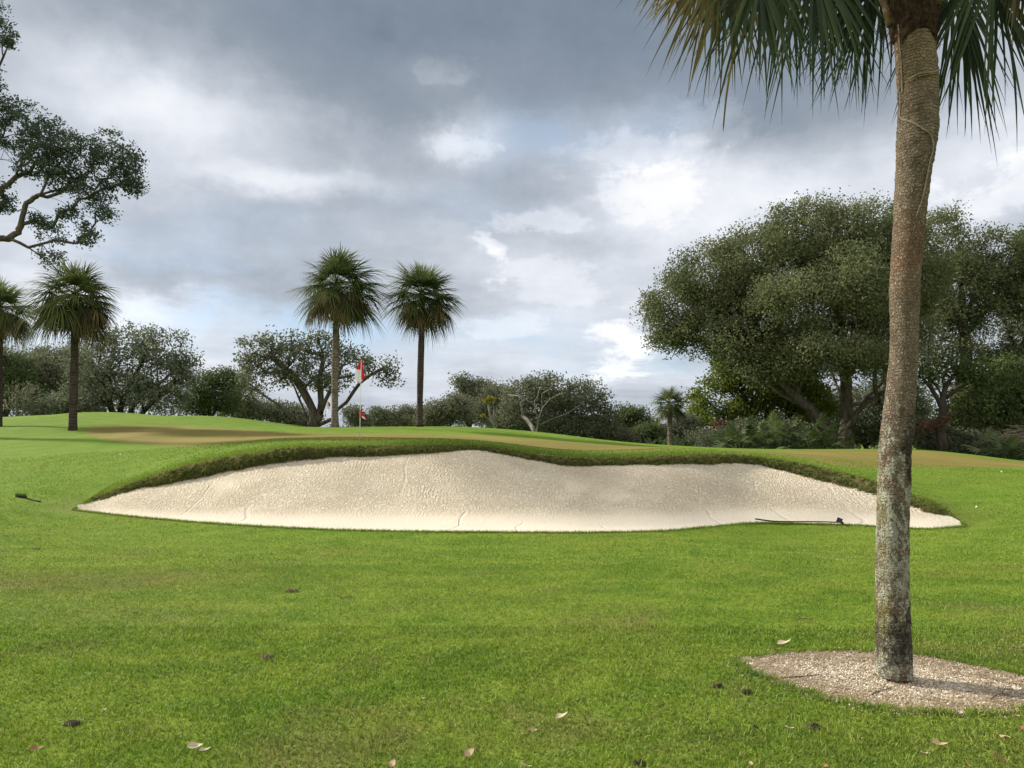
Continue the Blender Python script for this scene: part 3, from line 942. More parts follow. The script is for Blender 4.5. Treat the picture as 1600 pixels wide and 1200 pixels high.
# great live oak right of the bunker
broadleaf('live_oak', 'huge live oak with a broad dark green dome and low forking limbs behind the green', 'tree', 1318, 44,
    [(1056, 482, 48, 58), (1120, 440, 75, 62), (1110, 520, 80, 38), (1190, 415, 85, 62), (1180, 500, 60, 62), (1265, 375, 85, 62), (1350, 375, 90, 66), (1400, 420, 80, 80),
     (1330, 500, 75, 60), (1215, 555, 70, 30), (1290, 430, 70, 45), (1400, 520, 60, 60), (1150, 470, 60, 50), (1250, 545, 50, 34, -3), (1160, 540, 55, 30, -2), (1200, 575, 48, 20, -3), (1290, 560, 60, 30, -4), (1240, 470, 60, 40, -4), (1330, 440, 60, 50, -4), (1350, 560, 50, 30, -4), (1060, 525, 40, 26, 0)], 'oak', 'bark',
    limbs=[[(1318, 702), (1322, 670), (1324, 630), (1318, 560), (1310, 480), (1300, 400)],
           [(1300, 702, -.5), (1285, 672, -1), (1265, 640, -2), (1230, 605, -2.5), (1200, 560, -3), (1150, 500, -3)],
           [(1322, 672), (1345, 640, -1), (1375, 615, -1.5), (1410, 590, -2), (1440, 540, -2)],
           [(1324, 640), (1350, 625, 1), (1372, 605, 1), (1395, 560, 1)],
           [(1310, 690, .5), (1270, 640, 1), (1235, 620, 1.5), (1190, 590, 2), (1120, 530, 2)],
           [(1318, 640), (1300, 580, 2), (1265, 520, 3), (1230, 440, 3)],
           [(1320, 600), (1345, 540, -2), (1370, 460, -3), (1360, 400, -2)]],
    clumps=1500, per=165, spread=0.45, size=0.15, r_trunk=0.52, shell=0.45, r_tip=0.02)

# second oak behind the near palm trunk
broadleaf('live_oak', 'tall dark oak behind the foreground palm trunk, reaching out of the picture', 'tree', 1490, 49,
    [(1470, 385, 42, 62), (1505, 450, 70, 60), (1565, 420, 55, 72), (1630, 470, 70, 90), (1560, 520, 85, 48), (1465, 520, 50, 55), (1650, 400, 50, 55), (1480, 450, 60, 60), (1600, 560, 60, 30)],
    'oak', 'bark_dark', limbs=[[(1490, 704), (1492, 660), (1500, 610), (1510, 540), (1500, 440)], [(1496, 640), (1530, 600, 1), (1580, 560, 1), (1620, 500)], [(1494, 660), (1465, 610, -1), (1450, 560, -1), (1460, 480)]],
    clumps=600, per=140, spread=0.42, size=0.165, r_trunk=0.45, shell=0.4)

# middle oak behind the two palms
broadleaf('oak_tree', 'open spreading oak with bare forking limbs behind the pair of palms', 'tree', 490, 43,
    [(398, 545, 33, 24), (392, 580, 27, 20), (440, 535, 34, 18), (455, 560, 38, 26), (500, 540, 36, 24), (540, 560, 32, 22), (590, 572, 32, 20), (602, 592, 20, 10), (480, 588, 40, 20), (430, 588, 28, 16), (398, 610, 24, 7),
     (520, 595, 40, 16)], 'oak_mid', 'bark',
    limbs=[[(490, 670), (488, 645), (478, 615), (455, 585), (425, 560), (400, 545)],
           [(466, 670), (450, 648, -1), (425, 625, -1), (400, 612, -1.5), (382, 610, -1.5)],
           [(500, 670), (500, 635), (502, 600), (505, 560), (500, 540)],
           [(512, 670), (530, 640, 1), (552, 612, 1), (575, 590, 1), (600, 575)],
           [(478, 670), (474, 640), (460, 605, 1), (440, 570, 1)], [(500, 640), (520, 600, -1), (540, 565, -1)]],
    clumps=250, per=46, spread=0.30, size=0.16, r_trunk=0.34, shell=0.3, r_tip=0.025)

# left oak
broadleaf('oak_tree', 'dark rounded oak forking near the ground right of the left palms', 'tree', 188, 52,
    [(150, 562, 42, 38), (205, 535, 44, 30), (252, 542, 42, 26), (285, 575, 26, 28), (245, 590, 50, 32), (180, 600, 62, 36), (230, 618, 66, 24), (140, 620, 40, 24)], 'oak_dark', 'bark_dark',
    limbs=[[(188, 652), (190, 630), (205, 600), (225, 560), (240, 540)], [(182, 652), (170, 620, -1), (150, 590, -1), (140, 560)], [(196, 652), (215, 620, -1), (245, 600, -1), (280, 575)], [(200, 652), (235, 630, 1), (270, 600, 1)]],
    clumps=330, per=64, spread=0.42, size=0.19, r_trunk=0.4, shell=0.35)

# oak with pale bare limbs in the centre
broadleaf('oak_tree', 'grey-green oak with pale bare limbs showing in front of its crown', 'tree', 836, 50,
    [(815, 618, 28, 24, 2), (862, 603, 46, 18, 2), (912, 618, 38, 22, 2), (935, 648, 26, 24, 2), (800, 645, 26, 18, 2), (885, 640, 40, 24, 4), (850, 635, 40, 24, 4)], 'oak_mid', 'bark_pale',
    limbs=[[(836, 680, -1), (841, 662, -2), (846, 642, -2.5), (858, 625, -2.5), (885, 613, -1)], [(842, 662, -2), (836, 645, -3), (832, 630, -3), (812, 622, -3), (795, 617, -1)],
           [(842, 660, -2), (870, 652, -3), (888, 646, -3), (905, 633, -2)], [(833, 634, -3), (838, 620, -2), (845, 605, 0)], [(850, 634, -2.5), (848, 615, -1.5), (865, 600, 0)]],
    clumps=230, per=80, spread=0.40, size=0.17, r_trunk=0.15, shell=0.35, r_tip=0.03)

BT = [ # name, label, category, base px, Y, lobes, leaf, bark, clumps, per, spread, size, r_trunk
 ('broadleaf_tree', 'dark leafy tree at the far left edge behind the palms', 'tree', 15, 54, [(10, 580, 40, 34), (-40, 570, 50, 40), (30, 610, 40, 30)], 'shrub', 'bark_dark', 130, 80, .5, .2, .25),
 ('broadleaf_tree', 'lighter yellow-green tree between the two left palms', 'tree', 62, 57, [(50, 572, 36, 26), (80, 590, 34, 28), (40, 605, 36, 24)], 'brush', 'bark', 120, 70, .5, .2, .22),
 ('broadleaf_tree', 'dark green flat-topped tree just behind the second left palm', 'tree', 100, 60, [(82, 560, 32, 16), (110, 568, 36, 26), (120, 600, 40, 30)], 'oak_dark', 'bark_dark', 130, 80, .5, .2, .25),
 ('shrub', 'dark shrub filling the ground between the left palm and oak', 'shrub', 110, 50, [(100, 635, 36, 18), (130, 632, 30, 20), (70, 640, 30, 12)], 'oak_dark', 'bark_dark', 90, 60, .4, .18, .08),
 ('bare_bush', 'pale bare-twigged bush near the left edge of the picture', 'bush', 28, 49, [(25, 622, 22, 22), (48, 618, 18, 20)], 'brush', 'bark_pale', 60, 8, .3, .14, .10),
 ('broadleaf_tree', 'bushy green tree right of the dark left oak', 'tree', 330, 56, [(325, 605, 30, 22), (345, 592, 22, 14), (345, 625, 34, 20), (310, 632, 30, 18)], 'shrub', 'bark_dark', 130, 64, .45, .18, .2),
 ('broadleaf_tree', 'feathery grey tree between left oak and open oak', 'tree', 372, 60, [(368, 592, 20, 14), (378, 615, 24, 18), (370, 638, 30, 16)], 'brush', 'bark', 80, 60, .45, .18, .16),
 ('shrub', 'low dark thicket under the left limbs of the open oak', 'shrub', 420, 62, [(400, 640, 40, 14), (440, 645, 34, 14), (470, 652, 30, 12)], 'oak_dark', 'bark_dark', 110, 70, .5, .2, .08),
 ('shrub', 'small grey shrub right of the pale palm trunk foot', 'shrub', 556, 50, [(552, 650, 16, 14), (572, 660, 12, 8)], 'brush', 'bark', 50, 50, .3, .16, .06),
 ('shrub', 'round dark bush just right of the near flagstick', 'shrub', 592, 55, [(590, 650, 14, 14), (598, 658, 14, 10)], 'oak_dark', 'bark_dark', 60, 60, .3, .16, .06),
 ('small_tree', 'sparse flat-crowned small tree with pale branches left of the dark palm trunk', 'tree', 632, 56, [(625, 642, 24, 7), (645, 640, 16, 8), (618, 652, 18, 6)], 'brush', 'bark_pale', 60, 26, .3, .16, .10),
 ('shrub', 'low shrub at the foot of the dark palm trunk', 'shrub', 640, 64, [(620, 662, 30, 8), (650, 658, 26, 10)], 'shrub', 'bark', 70, 50, .4, .18, .06),
 ('broadleaf_tree', 'grey-brown brushy tree right of the dark palm trunk', 'tree', 690, 54, [(685, 645, 26, 18), (712, 640, 26, 20), (672, 655, 22, 14)], 'brush', 'bark', 120, 60, .42, .17, .16),
 ('broadleaf_tree', 'tall dark tree with a narrow pointed top in the middle treeline', 'tree', 732, 58, [(722, 594, 9, 9), (730, 606, 18, 14), (748, 612, 28, 18), (740, 635, 34, 26)], 'oak_dark', 'bark_dark', 140, 64, .42, .18, .2),
 ('broadleaf_tree', 'rounded grey-green tree left of the pale-limbed oak', 'tree', 772, 56, [(778, 618, 26, 18), (770, 642, 32, 24), (795, 650, 26, 20)], 'brush', 'bark', 130, 64, .42, .17, .18),
 ('small_tree', 'small tree with yellow leaf sprays and a pale stem', 'tree', 780, 48, [(768, 623, 8, 3), (755, 649, 3, 2), (762, 627, 5, 3)], 'yellow', 'bark_pale', 12, 30, .12, .13, .09),
 ('shrub', 'dark understorey shrub below the pale-limbed oak', 'shrub', 880, 53, [(870, 664, 36, 14), (905, 668, 34, 16), (800, 664, 40, 10)], 'oak_dark', 'bark_dark', 120, 64, .42, .18, .08),
 ('shrub', 'leafy shrub sloping down right of the pale-limbed oak', 'shrub', 945, 52, [(935, 672, 26, 16), (958, 678, 24, 14), (975, 685, 20, 10)], 'brush', 'bark', 90, 60, .38, .17, .08),
 ('pine_tree', 'yellow-green open pine left of the small palm', 'pine', 985, 58, [(985, 648, 26, 12), (978, 665, 24, 12), (1005, 662, 20, 12)], 'pine_dull', 'bark', 90, 60, .4, .18, .14),
 ('shrub', 'olive shrub directly left of the small palm', 'shrub', 1015, 54, [(1012, 678, 24, 16), (995, 684, 18, 10)], 'shrub', 'bark', 80, 56, .36, .17, .06),
 ('shrub', 'dense dark bush directly behind the small palm', 'shrub', 1070, 56, [(1068, 668, 28, 20), (1040, 680, 20, 14), (1085, 680, 20, 14)], 'oak_dark', 'bark_dark', 100, 64, .38, .17, .08),
 ('shrub', 'greyish low shrub right of the small palm', 'shrub', 1105, 50, [(1100, 685, 22, 13), (1118, 688, 18, 10)], 'brush', 'bark', 70, 54, .34, .16, .06),
 ('shrub', 'rust-brown dry shrub left of the palmetto thicket', 'shrub', 1138, 48, [(1132, 680, 15, 20), (1146, 688, 12, 11)], 'rust', 'bark', 60, 60, .34, .16, .06),
 ('pine_tree', 'small flat-topped pine far behind, framed by longer pine boughs', 'pine', 1094, 66, [(1092, 648, 20, 6), (1100, 660, 18, 6), (1086, 640, 12, 5)], 'pine', 'bark', 60, 50, .4, .18, .12),
 ('pine_tree', 'bright green pine with long boughs reaching left below the great oak', 'pine', 1202, 50, [(1083, 624, 28, 10), (1125, 598, 30, 16), (1150, 570, 34, 24), (1145, 640, 44, 16), (1200, 610, 50, 28), (1180, 660, 46, 18), (1265, 630, 44, 34), (1240, 580, 40, 30)], 'pine', 'bark_dark', 300, 80, .46, .2, .24),
 ('broadleaf_tree', 'dark understorey tree in the shade behind the great oak', 'tree', 1345, 54, [(1340, 650, 56, 46), (1395, 640, 50, 54), (1280, 660, 50, 36)], 'oak_dark', 'bark_dark', 270, 80, .5, .2, .2),
 ('shrub', 'dark undergrowth shrub behind the palmettos under the great oak', 'shrub', 1215, 46, [(1160, 682, 40, 20), (1215, 684, 40, 22), (1265, 690, 40, 18), (1120, 692, 30, 10)], 'oak_dark', 'bark_dark', 150, 80, .45, .18, .08),
 ('pine_tree', 'green pine crown rising above the right-hand oak at the picture edge', 'pine', 1612, 60, [(1606, 372, 22, 16), (1640, 400, 40, 40)], 'pine_dull', 'bark', 110, 90, .5, .22, .3),
 ('pine_tree', 'dull green pine filling the gap under the right-hand oak', 'pine', 1560, 45, [(1545, 620, 46, 34), (1590, 600, 50, 44), (1510, 655, 42, 26), (1560, 665, 56, 30), (1630, 640, 50, 50)], 'pine_dull', 'bark_dark', 300, 90, .5, .2, .25),
 ('shrub', 'dark shrub right of the palm trunk at the edge of the green', 'shrub', 1500, 43, [(1480, 690, 34, 16), (1530, 695, 36, 18), (1445, 680, 24, 24)], 'oak_dark', 'bark_dark', 120, 80, .4, .17, .08),
 ('shrub', 'dark shrub at the right edge below the dead palmetto fronds', 'shrub', 1600, 40, [(1590, 705, 34, 18), (1640, 700, 40, 26), (1555, 702, 22, 14)], 'oak_dark', 'bark_dark', 120, 80, .4, .17, .08),
]
for (nm, lab, cat, px, Y, lobes, lf, bk, cl, per, sp, sz, rt) in BT:
    broadleaf(nm, lab, cat, px, Y, lobes, lf, bk, clumps=int(cl * 1.5), per=per, spread=sp * 0.78, size=sz * 0.92, r_trunk=rt, shell=0.25 if rt < 0.1 else 0.35, minr=0.02, r_tip=0.02)

# tree of bare branches with rusty dead foliage, right of the near palm trunk
bare = broadleaf('pine_tree', 'dark pine with bare upswept branches and a rusty dead bough right of the palm trunk', 'pine', 1470, 41,
    [(1545, 590, 40, 14), (1440, 580, 30, 14), (1500, 575, 40, 16), (1520, 640, 30, 20)], 'pine_dull', 'bark_dark',
    limbs=[[(1470, 706), (1470, 670), (1473, 640), (1476, 610), (1490, 585), (1505, 570)], [(1473, 640), (1455, 610), (1440, 590)], [(1474, 625), (1510, 598), (1545, 585)], [(1472, 650), (1445, 632), (1432, 626)],
           [(1476, 610), (1470, 585), (1465, 570)], [(1472, 655), (1500, 640), (1515, 640)], [(1470, 665), (1450, 660), (1436, 660)]],
    clumps=90, per=50, spread=0.4, size=0.2, r_trunk=0.26, shell=0.3, r_tip=0.02)
mb = MB()
leaves(mb, np.array([at(1438 + i * 5, 661 + 4 * math.sin(i * 2.1), 40.6) for i in range(8)]) + rng.normal(0, 0.16, (8, 3)), 60, 0.20, 0.13)
o = mb.build('dead_foliage', M['rust'], bare, origin=bare.location[:])
o['label'] = 'rusty dead bough'

# far wood closing the horizon behind everything
mb = MB()
pts_ = []
for px in range(-500, 2150, 12):
    Y = rng.uniform(72, 88)
    top = np.interp(px, [-300, 0, 300, 400, 520, 640, 760, 950, 1100, 1250, 1500, 1900], [590, 600, 625, 650, 664, 664, 645, 650, 678, 640, 590, 560]) + rng.normal(0, 5)
    tz = at(px, top, Y)
    g = gz1(tz[0], Y)
    k = max(2, int((tz[2] - g) / 0.9))
    for j in range(k):
        pts_.append((tz[0] + rng.normal(0, 0.5), Y + rng.normal(0, 1), g + (tz[2] - g) * (j + 0.5) / k))
leaves(mb, np.array(pts_), 46, 0.6, 0.34)
tag(mb.build('far_woods', M['wood']), 'dark far wood closing the horizon behind the golf green', 'woods', kind='stuff')

# ------------------------------------------------------------------ near oak reaching in from the left
Yn = 30.0
nbase = np.array((-27.5, Yn + 3.5, gz1(-27.5, Yn + 3.5) - 0.05))
noak = thing('overhanging_oak', nbase, 'near oak whose leafy crooked branches reach in at the upper left', 'tree')
nl = [[nbase, nbase + (0.2, 0, 2.2), nbase + (0.3, -0.2, 4.2), nbase + (0.8, -0.8, 7.0), at(-190, 200, Yn + 1), at(-170, 60, Yn)],
      [nbase + (0.4, -0.3, 5.2), at(-140, 410, Yn + 1.5), at(-40, 374, Yn), at(15, 371, Yn), at(33, 352, Yn), at(40, 322, Yn), at(58, 306, Yn), at(75, 302, Yn - .5)],
      [at(62, 305, Yn), at(95, 316, Yn), at(130, 334, Yn + .6), at(175, 352, Yn + .6)],
      [at(42, 322, Yn), at(66, 335, Yn - .8), at(74, 360, Yn - .8), at(80, 395, Yn - .8)],
      [at(-150, 250, Yn), at(-60, 235, Yn), at(0, 248, Yn), at(50, 255, Yn), at(110, 222, Yn), at(160, 205, Yn)],
      [at(110, 225, Yn), at(160, 240, Yn + .6), at(205, 250, Yn + .6)], [at(0, 245, Yn), at(30, 200, Yn + 1), at(60, 160, Yn + 1.2)],
      [at(-150, 100, Yn), at(-60, 70, Yn), at(-20, 45, Yn), at(10, 50, Yn)]]
NL = [(30, 200, 44, 42), (80, 220, 48, 36), (110, 250, 46, 38), (60, 250, 46, 26), (170, 235, 34, 30), (195, 275, 24, 26), (150, 300, 30, 28), (100, 285, 32, 20), (135, 365, 18, 22), (80, 380, 15, 38), (205, 255, 20, 30), (210, 290, 14, 16), (60, 345, 14, 10), (110, 335, 20, 10),
      (0, 170, 30, 26), (165, 335, 18, 12), (5, 310, 14, 26), (4, 45, 14, 26), (-20, 20, 30, 30), (16, 68, 9, 7), (-60, 130, 60, 60), (-110, 250, 60, 60), (-60, 180, 50, 40), (-160, 60, 90, 60)]
T = []
for l in NL:
    c, r = px_lobe(l, Yn)
    T.append(sample_lobe(c, r, max(3, int(l[2] * l[3] / 25) + 9), 0.1))
T = np.vstack(T)
nodes, par, tips = skeleton(nl, T, step=0.3, wander=0.16)
mb = MB(); wood(mb, nodes, par, 0.25, 0.010)
mb.build('trunk', M['bark'], noak, origin=nbase, smooth=True)
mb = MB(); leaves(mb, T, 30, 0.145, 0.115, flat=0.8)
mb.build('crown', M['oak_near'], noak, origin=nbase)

# ------------------------------------------------------------------ palms
def frond(mb, root, az_, el_, pet, blade, K=26, spread=R(105), droop=0.5, sag=0.35, var=0.5, fold=0.35, seg=4, wseg=0.030, split=0.25, pmi=0, costa=0.35, T=None, stem_r=0.014):
    """A costapalmate fan: bowed petiole, short bent rib, radiating pointed segments with hanging tips."""
    d = np.array((math.cos(az_) * math.cos(el_), math.sin(az_) * math.cos(el_), math.sin(el_))) if T is None else unit(T)
    up = np.array((0, 0, 1.0))
    t = np.linspace(0, 1, 7)[:, None]
    P = root + d * pet * t - up * (sag * pet * t ** 2)
    tube(mb, P, np.linspace(stem_r, stem_r * 0.55, 7), 4, var, pmi)
    h = P[-1]
    Tn = unit(P[-1] - P[-3])
    S = np.cross(Tn, up)
    if np.linalg.norm(S) < 0.15: S = np.cross(Tn, np.array((math.cos(az_ + 1.2), math.sin(az_ + 1.2), 0)))
    S = unit(S); Nn = np.cross(S, Tn)
    a = np.linspace(-spread, spread, K) + rng.normal(0, 0.03, K)
    dirs = np.cos(a)[:, None] * Tn + np.sin(a)[:, None] * S - Nn * (fold * np.abs(np.sin(a)) )[:, None] + Nn * rng.normal(0, 0.06, (K, 1))
    dirs = unit(dirs)
    cost = (np.cos(np.clip(a, -1.5, 1.5)) ** 2)[:, None] * blade * costa
    O = h + Tn * cost - up * (0.25 * cost ** 2 / blade)
    Ls = blade * (1.0 - 0.38 * (np.abs(a) / spread) ** 2) * rng.uniform(0.88, 1.08, K) - cost[:, 0] * 0.55
    sgrid = np.linspace(0, 1, seg + 1)
    wprof = np.array([0.55, 1.0, 0.85, 0.5, 0.0])
    wp = np.interp(sgrid, np.linspace(0, 1, 5), wprof)
    side = unit(np.cross(dirs, Nn[None]))
    fall = rng.uniform(0.6, 1.35, K) * droop
    V = []
    for s_i, w_i in zip(sgrid, wp):
        drop = np.maximum(0, s_i - split) ** 1.8 * Ls * fall
        c_ = O + dirs * (Ls * s_i * (1 - 0.25 * np.minimum(1, fall) * s_i))[:, None] - up * drop[:, None]
        ww = (wseg * w_i)
        V.append(np.stack((c_ - side * ww * 0.5, c_ + side * ww * 0.5 + Nn * ww * 0.25), 1))
    V = np.stack(V, 1)              # K, seg+1, 2, 3
    n1_ = (seg + 1) * 2
    b = np.arange(K)[:, None] * n1_
    q = [b + np.array([[2 * i, 2 * i + 1, 2 * i + 3, 2 * i + 2]]) for i in range(seg)]
    va = np.clip(var + rng.normal(0, 0.14, K), 0, 1)
    mb.add(V.reshape(-1, 3), np.vstack(q), np.repeat(va, n1_))

def palm(px, Y, base_py, crown_py, label, trunk_r, crown_r, bark, nfr=34, lean=0.0, group=None, n_old=15, bulge=0.12, droopk=1.0, seed=0, name='palm_tree'):
    base = gpt(px, Y, -0.08)
    root = thing(name, base, label, 'palm', group)
    topz = at(px, crown_py, Y)
    top = np.array((topz[0] + lean, Y, topz[2]))
    H = top[2] - base[2]
    k = 26
    t = np.linspace(0, 1, k)
    P = base + (top - base) * t[:, None]
    P[:, 0] += 0.05 * np.sin(t * 5 + px) * trunk_r * 3
    r = trunk_r * (1.0 + 0.35 * np.exp(-t * H / 0.35) + 0.07 * np.sin(t * 9 + px) + bulge * np.exp(-((t - 0.93) / 0.08) ** 2)) * (1 + rng.normal(0, 0.02, k))
    mb = MB(); tube(mb, P, r, 14)
    mb.build('trunk', M[bark], root, origin=base, smooth=True)
    mb = MB(); mo = MB()
    pr = np.random.default_rng(seed + 40)
    bias = pr.normal(0, 1, 3)
    c0 = top - np.array((0, 0, 0.0))
    g = 2.39996
    for i in range(nfr):
        u = (i + 0.5) / nfr
        el_ = math.asin(np.clip(1.0 - 1.46 * u, -1, 1)) + rng.normal(0, 0.12)
        az_ = i * g + rng.normal(0, 0.2)
        L = crown_r * 1.12 * rng.uniform(0.86, 1.08) * (0.72 + 0.28 * min(1, 1.8 * u))
        L *= 1 + 0.14 * math.sin(az_ + bias[0] * 2) + pr.normal(0, 0.05)
        v_ = np.clip(0.78 - 0.45 * u + rng.normal(0, 0.30), 0.0, 1)
        frond(mb, c0 + np.array((0, 0, 0.2 * (1 - u))), az_, el_, L * 0.42, L * 0.70, K=32, var=v_, droop=(0.16 + 0.42 * u) * droopk * pr.uniform(0.6, 1.5), sag=(0.05 + 0.13 * u) * droopk * pr.uniform(0.5, 1.6), fold=0.18, spread=R(112), wseg=0.050 * crown_r / 2, stem_r=0.018, costa=0.20)
    for i in range(n_old):
        el_ = R(0) - R(44) * rng.uniform(0, 1)
        az_ = (bias[1] + pr.normal(0, 1.1)) if i % 2 else i * g * 1.7 + rng.normal(0, 0.3)
        L = crown_r * rng.uniform(0.78, 1.06)
        frond(mo, c0 - np.array((0, 0, 0.1)), az_, el_, L * 0.52, L * 0.56, K=26, var=rng.uniform(0.0, 1.0), droop=pr.uniform(0.4, 1.3), sag=pr.uniform(0.12, 0.36), fold=0.4, spread=R(95), wseg=0.046 * crown_r / 2, stem_r=0.016, costa=0.22)
    mb.build('crown', M['palm'], root, origin=base)
    mo.build('old_fronds', M['palm_old'], root, origin=base)['label'] = 'drooping tan and olive old fronds'
    return root

pA = palm(525, 36, 667, 448, 'taller of the paired palms, with a pale ringed trunk beside the flagstick', 0.165, 2.2, 'palm_bark', 54, n_old=30, droopk=1.0, seed=3)
pB = palm(657, 37, 665, 463, 'shorter of the paired palms, with a dark slender trunk', 0.155, 2.0, 'palm_bark_dark', 50, n_old=24, droopk=0.85, seed=8, lean=0.06)
pC = palm(118, 33, 656, 466, 'dark-trunked palm with a shaggy crown near the left edge', 0.165, 2.0, 'palm_bark_dark', 52, n_old=36, droopk=1.15, seed=1, lean=-0.05)
pD = palm(0, 36, 655, 484, 'palm half cut off by the left picture edge', 0.16, 1.75, 'palm_bark_dark', 44, n_old=22, droopk=1.1, seed=5)
pE = palm(1046, 46, 697, 632, 'small distant palm with a pale trunk beyond the right of the green', 0.14, 1.25, 'palm_bark', 36, n_old=16)
# a broken frond hanging below the taller palm's crown
mb = MB()
frond(mb, np.array(at(535, 488, 36)), 0.4, R(-60), 0.7, 0.75, K=12, spread=R(22), droop=0.5, sag=0.8, var=0.05, wseg=0.03)
frond(mb, np.array(at(505, 488, 35.6)), 2.9, R(-70), 0.55, 0.7, K=12, spread=R(22), droop=0.5, sag=0.8, var=0.15, wseg=0.03)
o = mb.build('hanging_fronds', M['palm_old'], pA, origin=pA.location[:])
o['label'] = 'limp dead fronds dangling under the crown'

# understorey palmettos
def palmetto(px, Y, w, h, label, n=16, dead=0):
    base = gpt(px, Y, -0.02)
    root = thing('palmetto_bush', base, label, 'palmetto')
    mb = MB(); md = MB()
    for i in range(n):
        az_ = i * 2.4 + rng.normal(0, 0.3)
        el_ = R(rng.uniform(15, 80))
        off = np.array((rng.uniform(-0.5, 0.5) * w, rng.uniform(-0.3, 0.3) * w, 0.0))
        frond(mb, base + off, az_, el_, h * rng.uniform(0.45, 0.80), 0.95, K=18, var=rng.uniform(0.1, 1.0), droop=0.25, sag=0.15, spread=R(95), wseg=0.075)
    mb.build('fronds', M['palmetto'], root, origin=base)
    if dead:
        for i in range(dead):
            az_ = R(180) + rng.normal(0, 1.3); k1_ = rng.uniform(1.4, 3.2)
            tube(md, [base + np.array((rng.uniform(-.5, .5) * w * .6, -0.5, h * 0.55)) + np.array((math.cos(az_) * s * 0.6, math.sin(az_) * s * 0.3, k1_ * s - k1_ * 0.85 * s * s)) for s in np.linspace(0, 1.15, 9)], np.linspace(0.032, 0.010, 9), 4, rng.uniform(0, 1))
        o = md.build('dead_stems', M['dead_frond'], root, origin=base)
        o['label'] = 'bleached arching dead stems'
    return root
palmetto(1172, 41, 2.2, 1.9, 'dark palmetto thicket left of the leaning oak limb', 26)
palmetto(1236, 40.5, 2.6, 2.5, 'tall spiky palmetto clump in front of the pine trunks', 34)
palmetto(1284, 41, 1.4, 1.3, 'low palmetto tucked against the great oak foot', 14)
palmetto(1078, 52, 2.0, 1.2, 'rounded palmetto right of the small palm', 20)
palmetto(1028, 52, 1.4, 1.0, 'small dark palmetto at the foot of the small palm', 14)
palmetto(1580, 38, 2.6, 1.7, 'dark palmetto with bleached arching stems at the right edge', 24, dead=9)

# ------------------------------------------------------------------ foreground palm
PY = 5.5
prof = np.array([  # py, left px, right px
    (1062, 1394, 1426), (1058, 1374, 1427), (1050, 1369.5, 1427.5), (1030, 1367, 1427), (1000, 1366.5, 1425.5), (950, 1366, 1423), (900, 1366, 1422), (860, 1367.5, 1422.5), (830, 1367.5, 1422), (790, 1368, 1423), (750, 1369.5, 1424.5),
    (720, 1370.5, 1425), (700, 1371.5, 1426), (675, 1374, 1430), (650, 1377.5, 1431.5), (600, 1383, 1433.5), (550, 1388.5, 1436.5), (500, 1389, 1437.5), (450, 1387.5, 1440), (400, 1390.5, 1443.5), (350, 1393, 1448),
    (320, 1394, 1451), (280, 1396.5, 1456.5), (240, 1397.5, 1464.5), (210, 1398, 1469), (180, 1399.5, 1470), (140, 1399, 1469.5), (100, 1396.5, 1467.5), (60, 1393.5, 1464.5), (20, 1392, 1464), (-60, 1390, 1464), (-140, 1388, 1462)])
k = 420
pyv = np.interp(np.linspace(0, 1, k), np.linspace(0, 1, len(prof)), prof[:, 0])
lx = np.interp(-pyv, -prof[:, 0], prof[:, 1]); rx_ = np.interp(-pyv, -prof[:, 0], prof[:, 2])
ker = np.hanning(9); ker /= ker.sum()
sm = lambda v: np.concatenate((v[:4], np.convolve(v, ker, 'valid'), v[-4:]))
lx, rx_ = sm(lx), sm(rx_)
cen_ = np.array([at((a + b) / 2, y_, PY) for a, b, y_ in zip(lx, rx_, pyv)])
rad_ = (rx_ - lx) / 2 / F * PY / 1.18
tb = np.array((cen_[4][0], PY, 0.0))
cen_[0, 2] -= 0.03
na = 72
an = np.arange(na) * 2 * math.pi / na
nz = np.zeros((k, na))
for (fz, fa, am, ph) in [(7, 1, .010, 0.3), (16, 2, .010, 1.1), (31, 3, .008, 2.0), (55, 0, .010, 0.7), (90, 5, .006, 4), (140, 9, .006, 1.9)]:
    nz += am * np.sin(cen_[:, 2][:, None] * fz * 0.9 + fa * an[None] + ph + 0.8 * np.sin(an[None] * 2 + ph))
rk_ = np.clip((cen_[:, 2] - 3.2) / 0.8, 0.15, 1)[:, None]
nz += rk_ * 0.008 * np.sin(cen_[:, 2][:, None] * 150 + 1.5 * np.sin(an[None] * 2 + cen_[:, 2][:, None] * 3) + 2.5 * np.sin(cen_[:, 2][:, None] * 11))
nz += rng.normal(0, 0.011, (k, na))
low = np.exp(-np.clip(cen_[:, 2], 0, None) / 0.12)[:, None]
V = cen_[:, None] + (rad_[:, None] * (1 + nz + low * 0.05 * np.sin(an * 5)[None]))[..., None] * np.stack((np.cos(an), np.sin(an), 0 * an), -1)[None]
idx = np.arange(k * (na)).reshape(k, na)
uvu = np.broadcast_to(an[None] * 0.13, (k, na)); uvv = np.broadcast_to(cen_[:, 2][:, None], (k, na))
mb = MB()
nxt = np.roll(idx, -1, 1)
mb.add(V.reshape(-1, 3), np.stack((idx[:-1], nxt[:-1], nxt[1:], idx[1:]), -1).reshape(-1, 4))

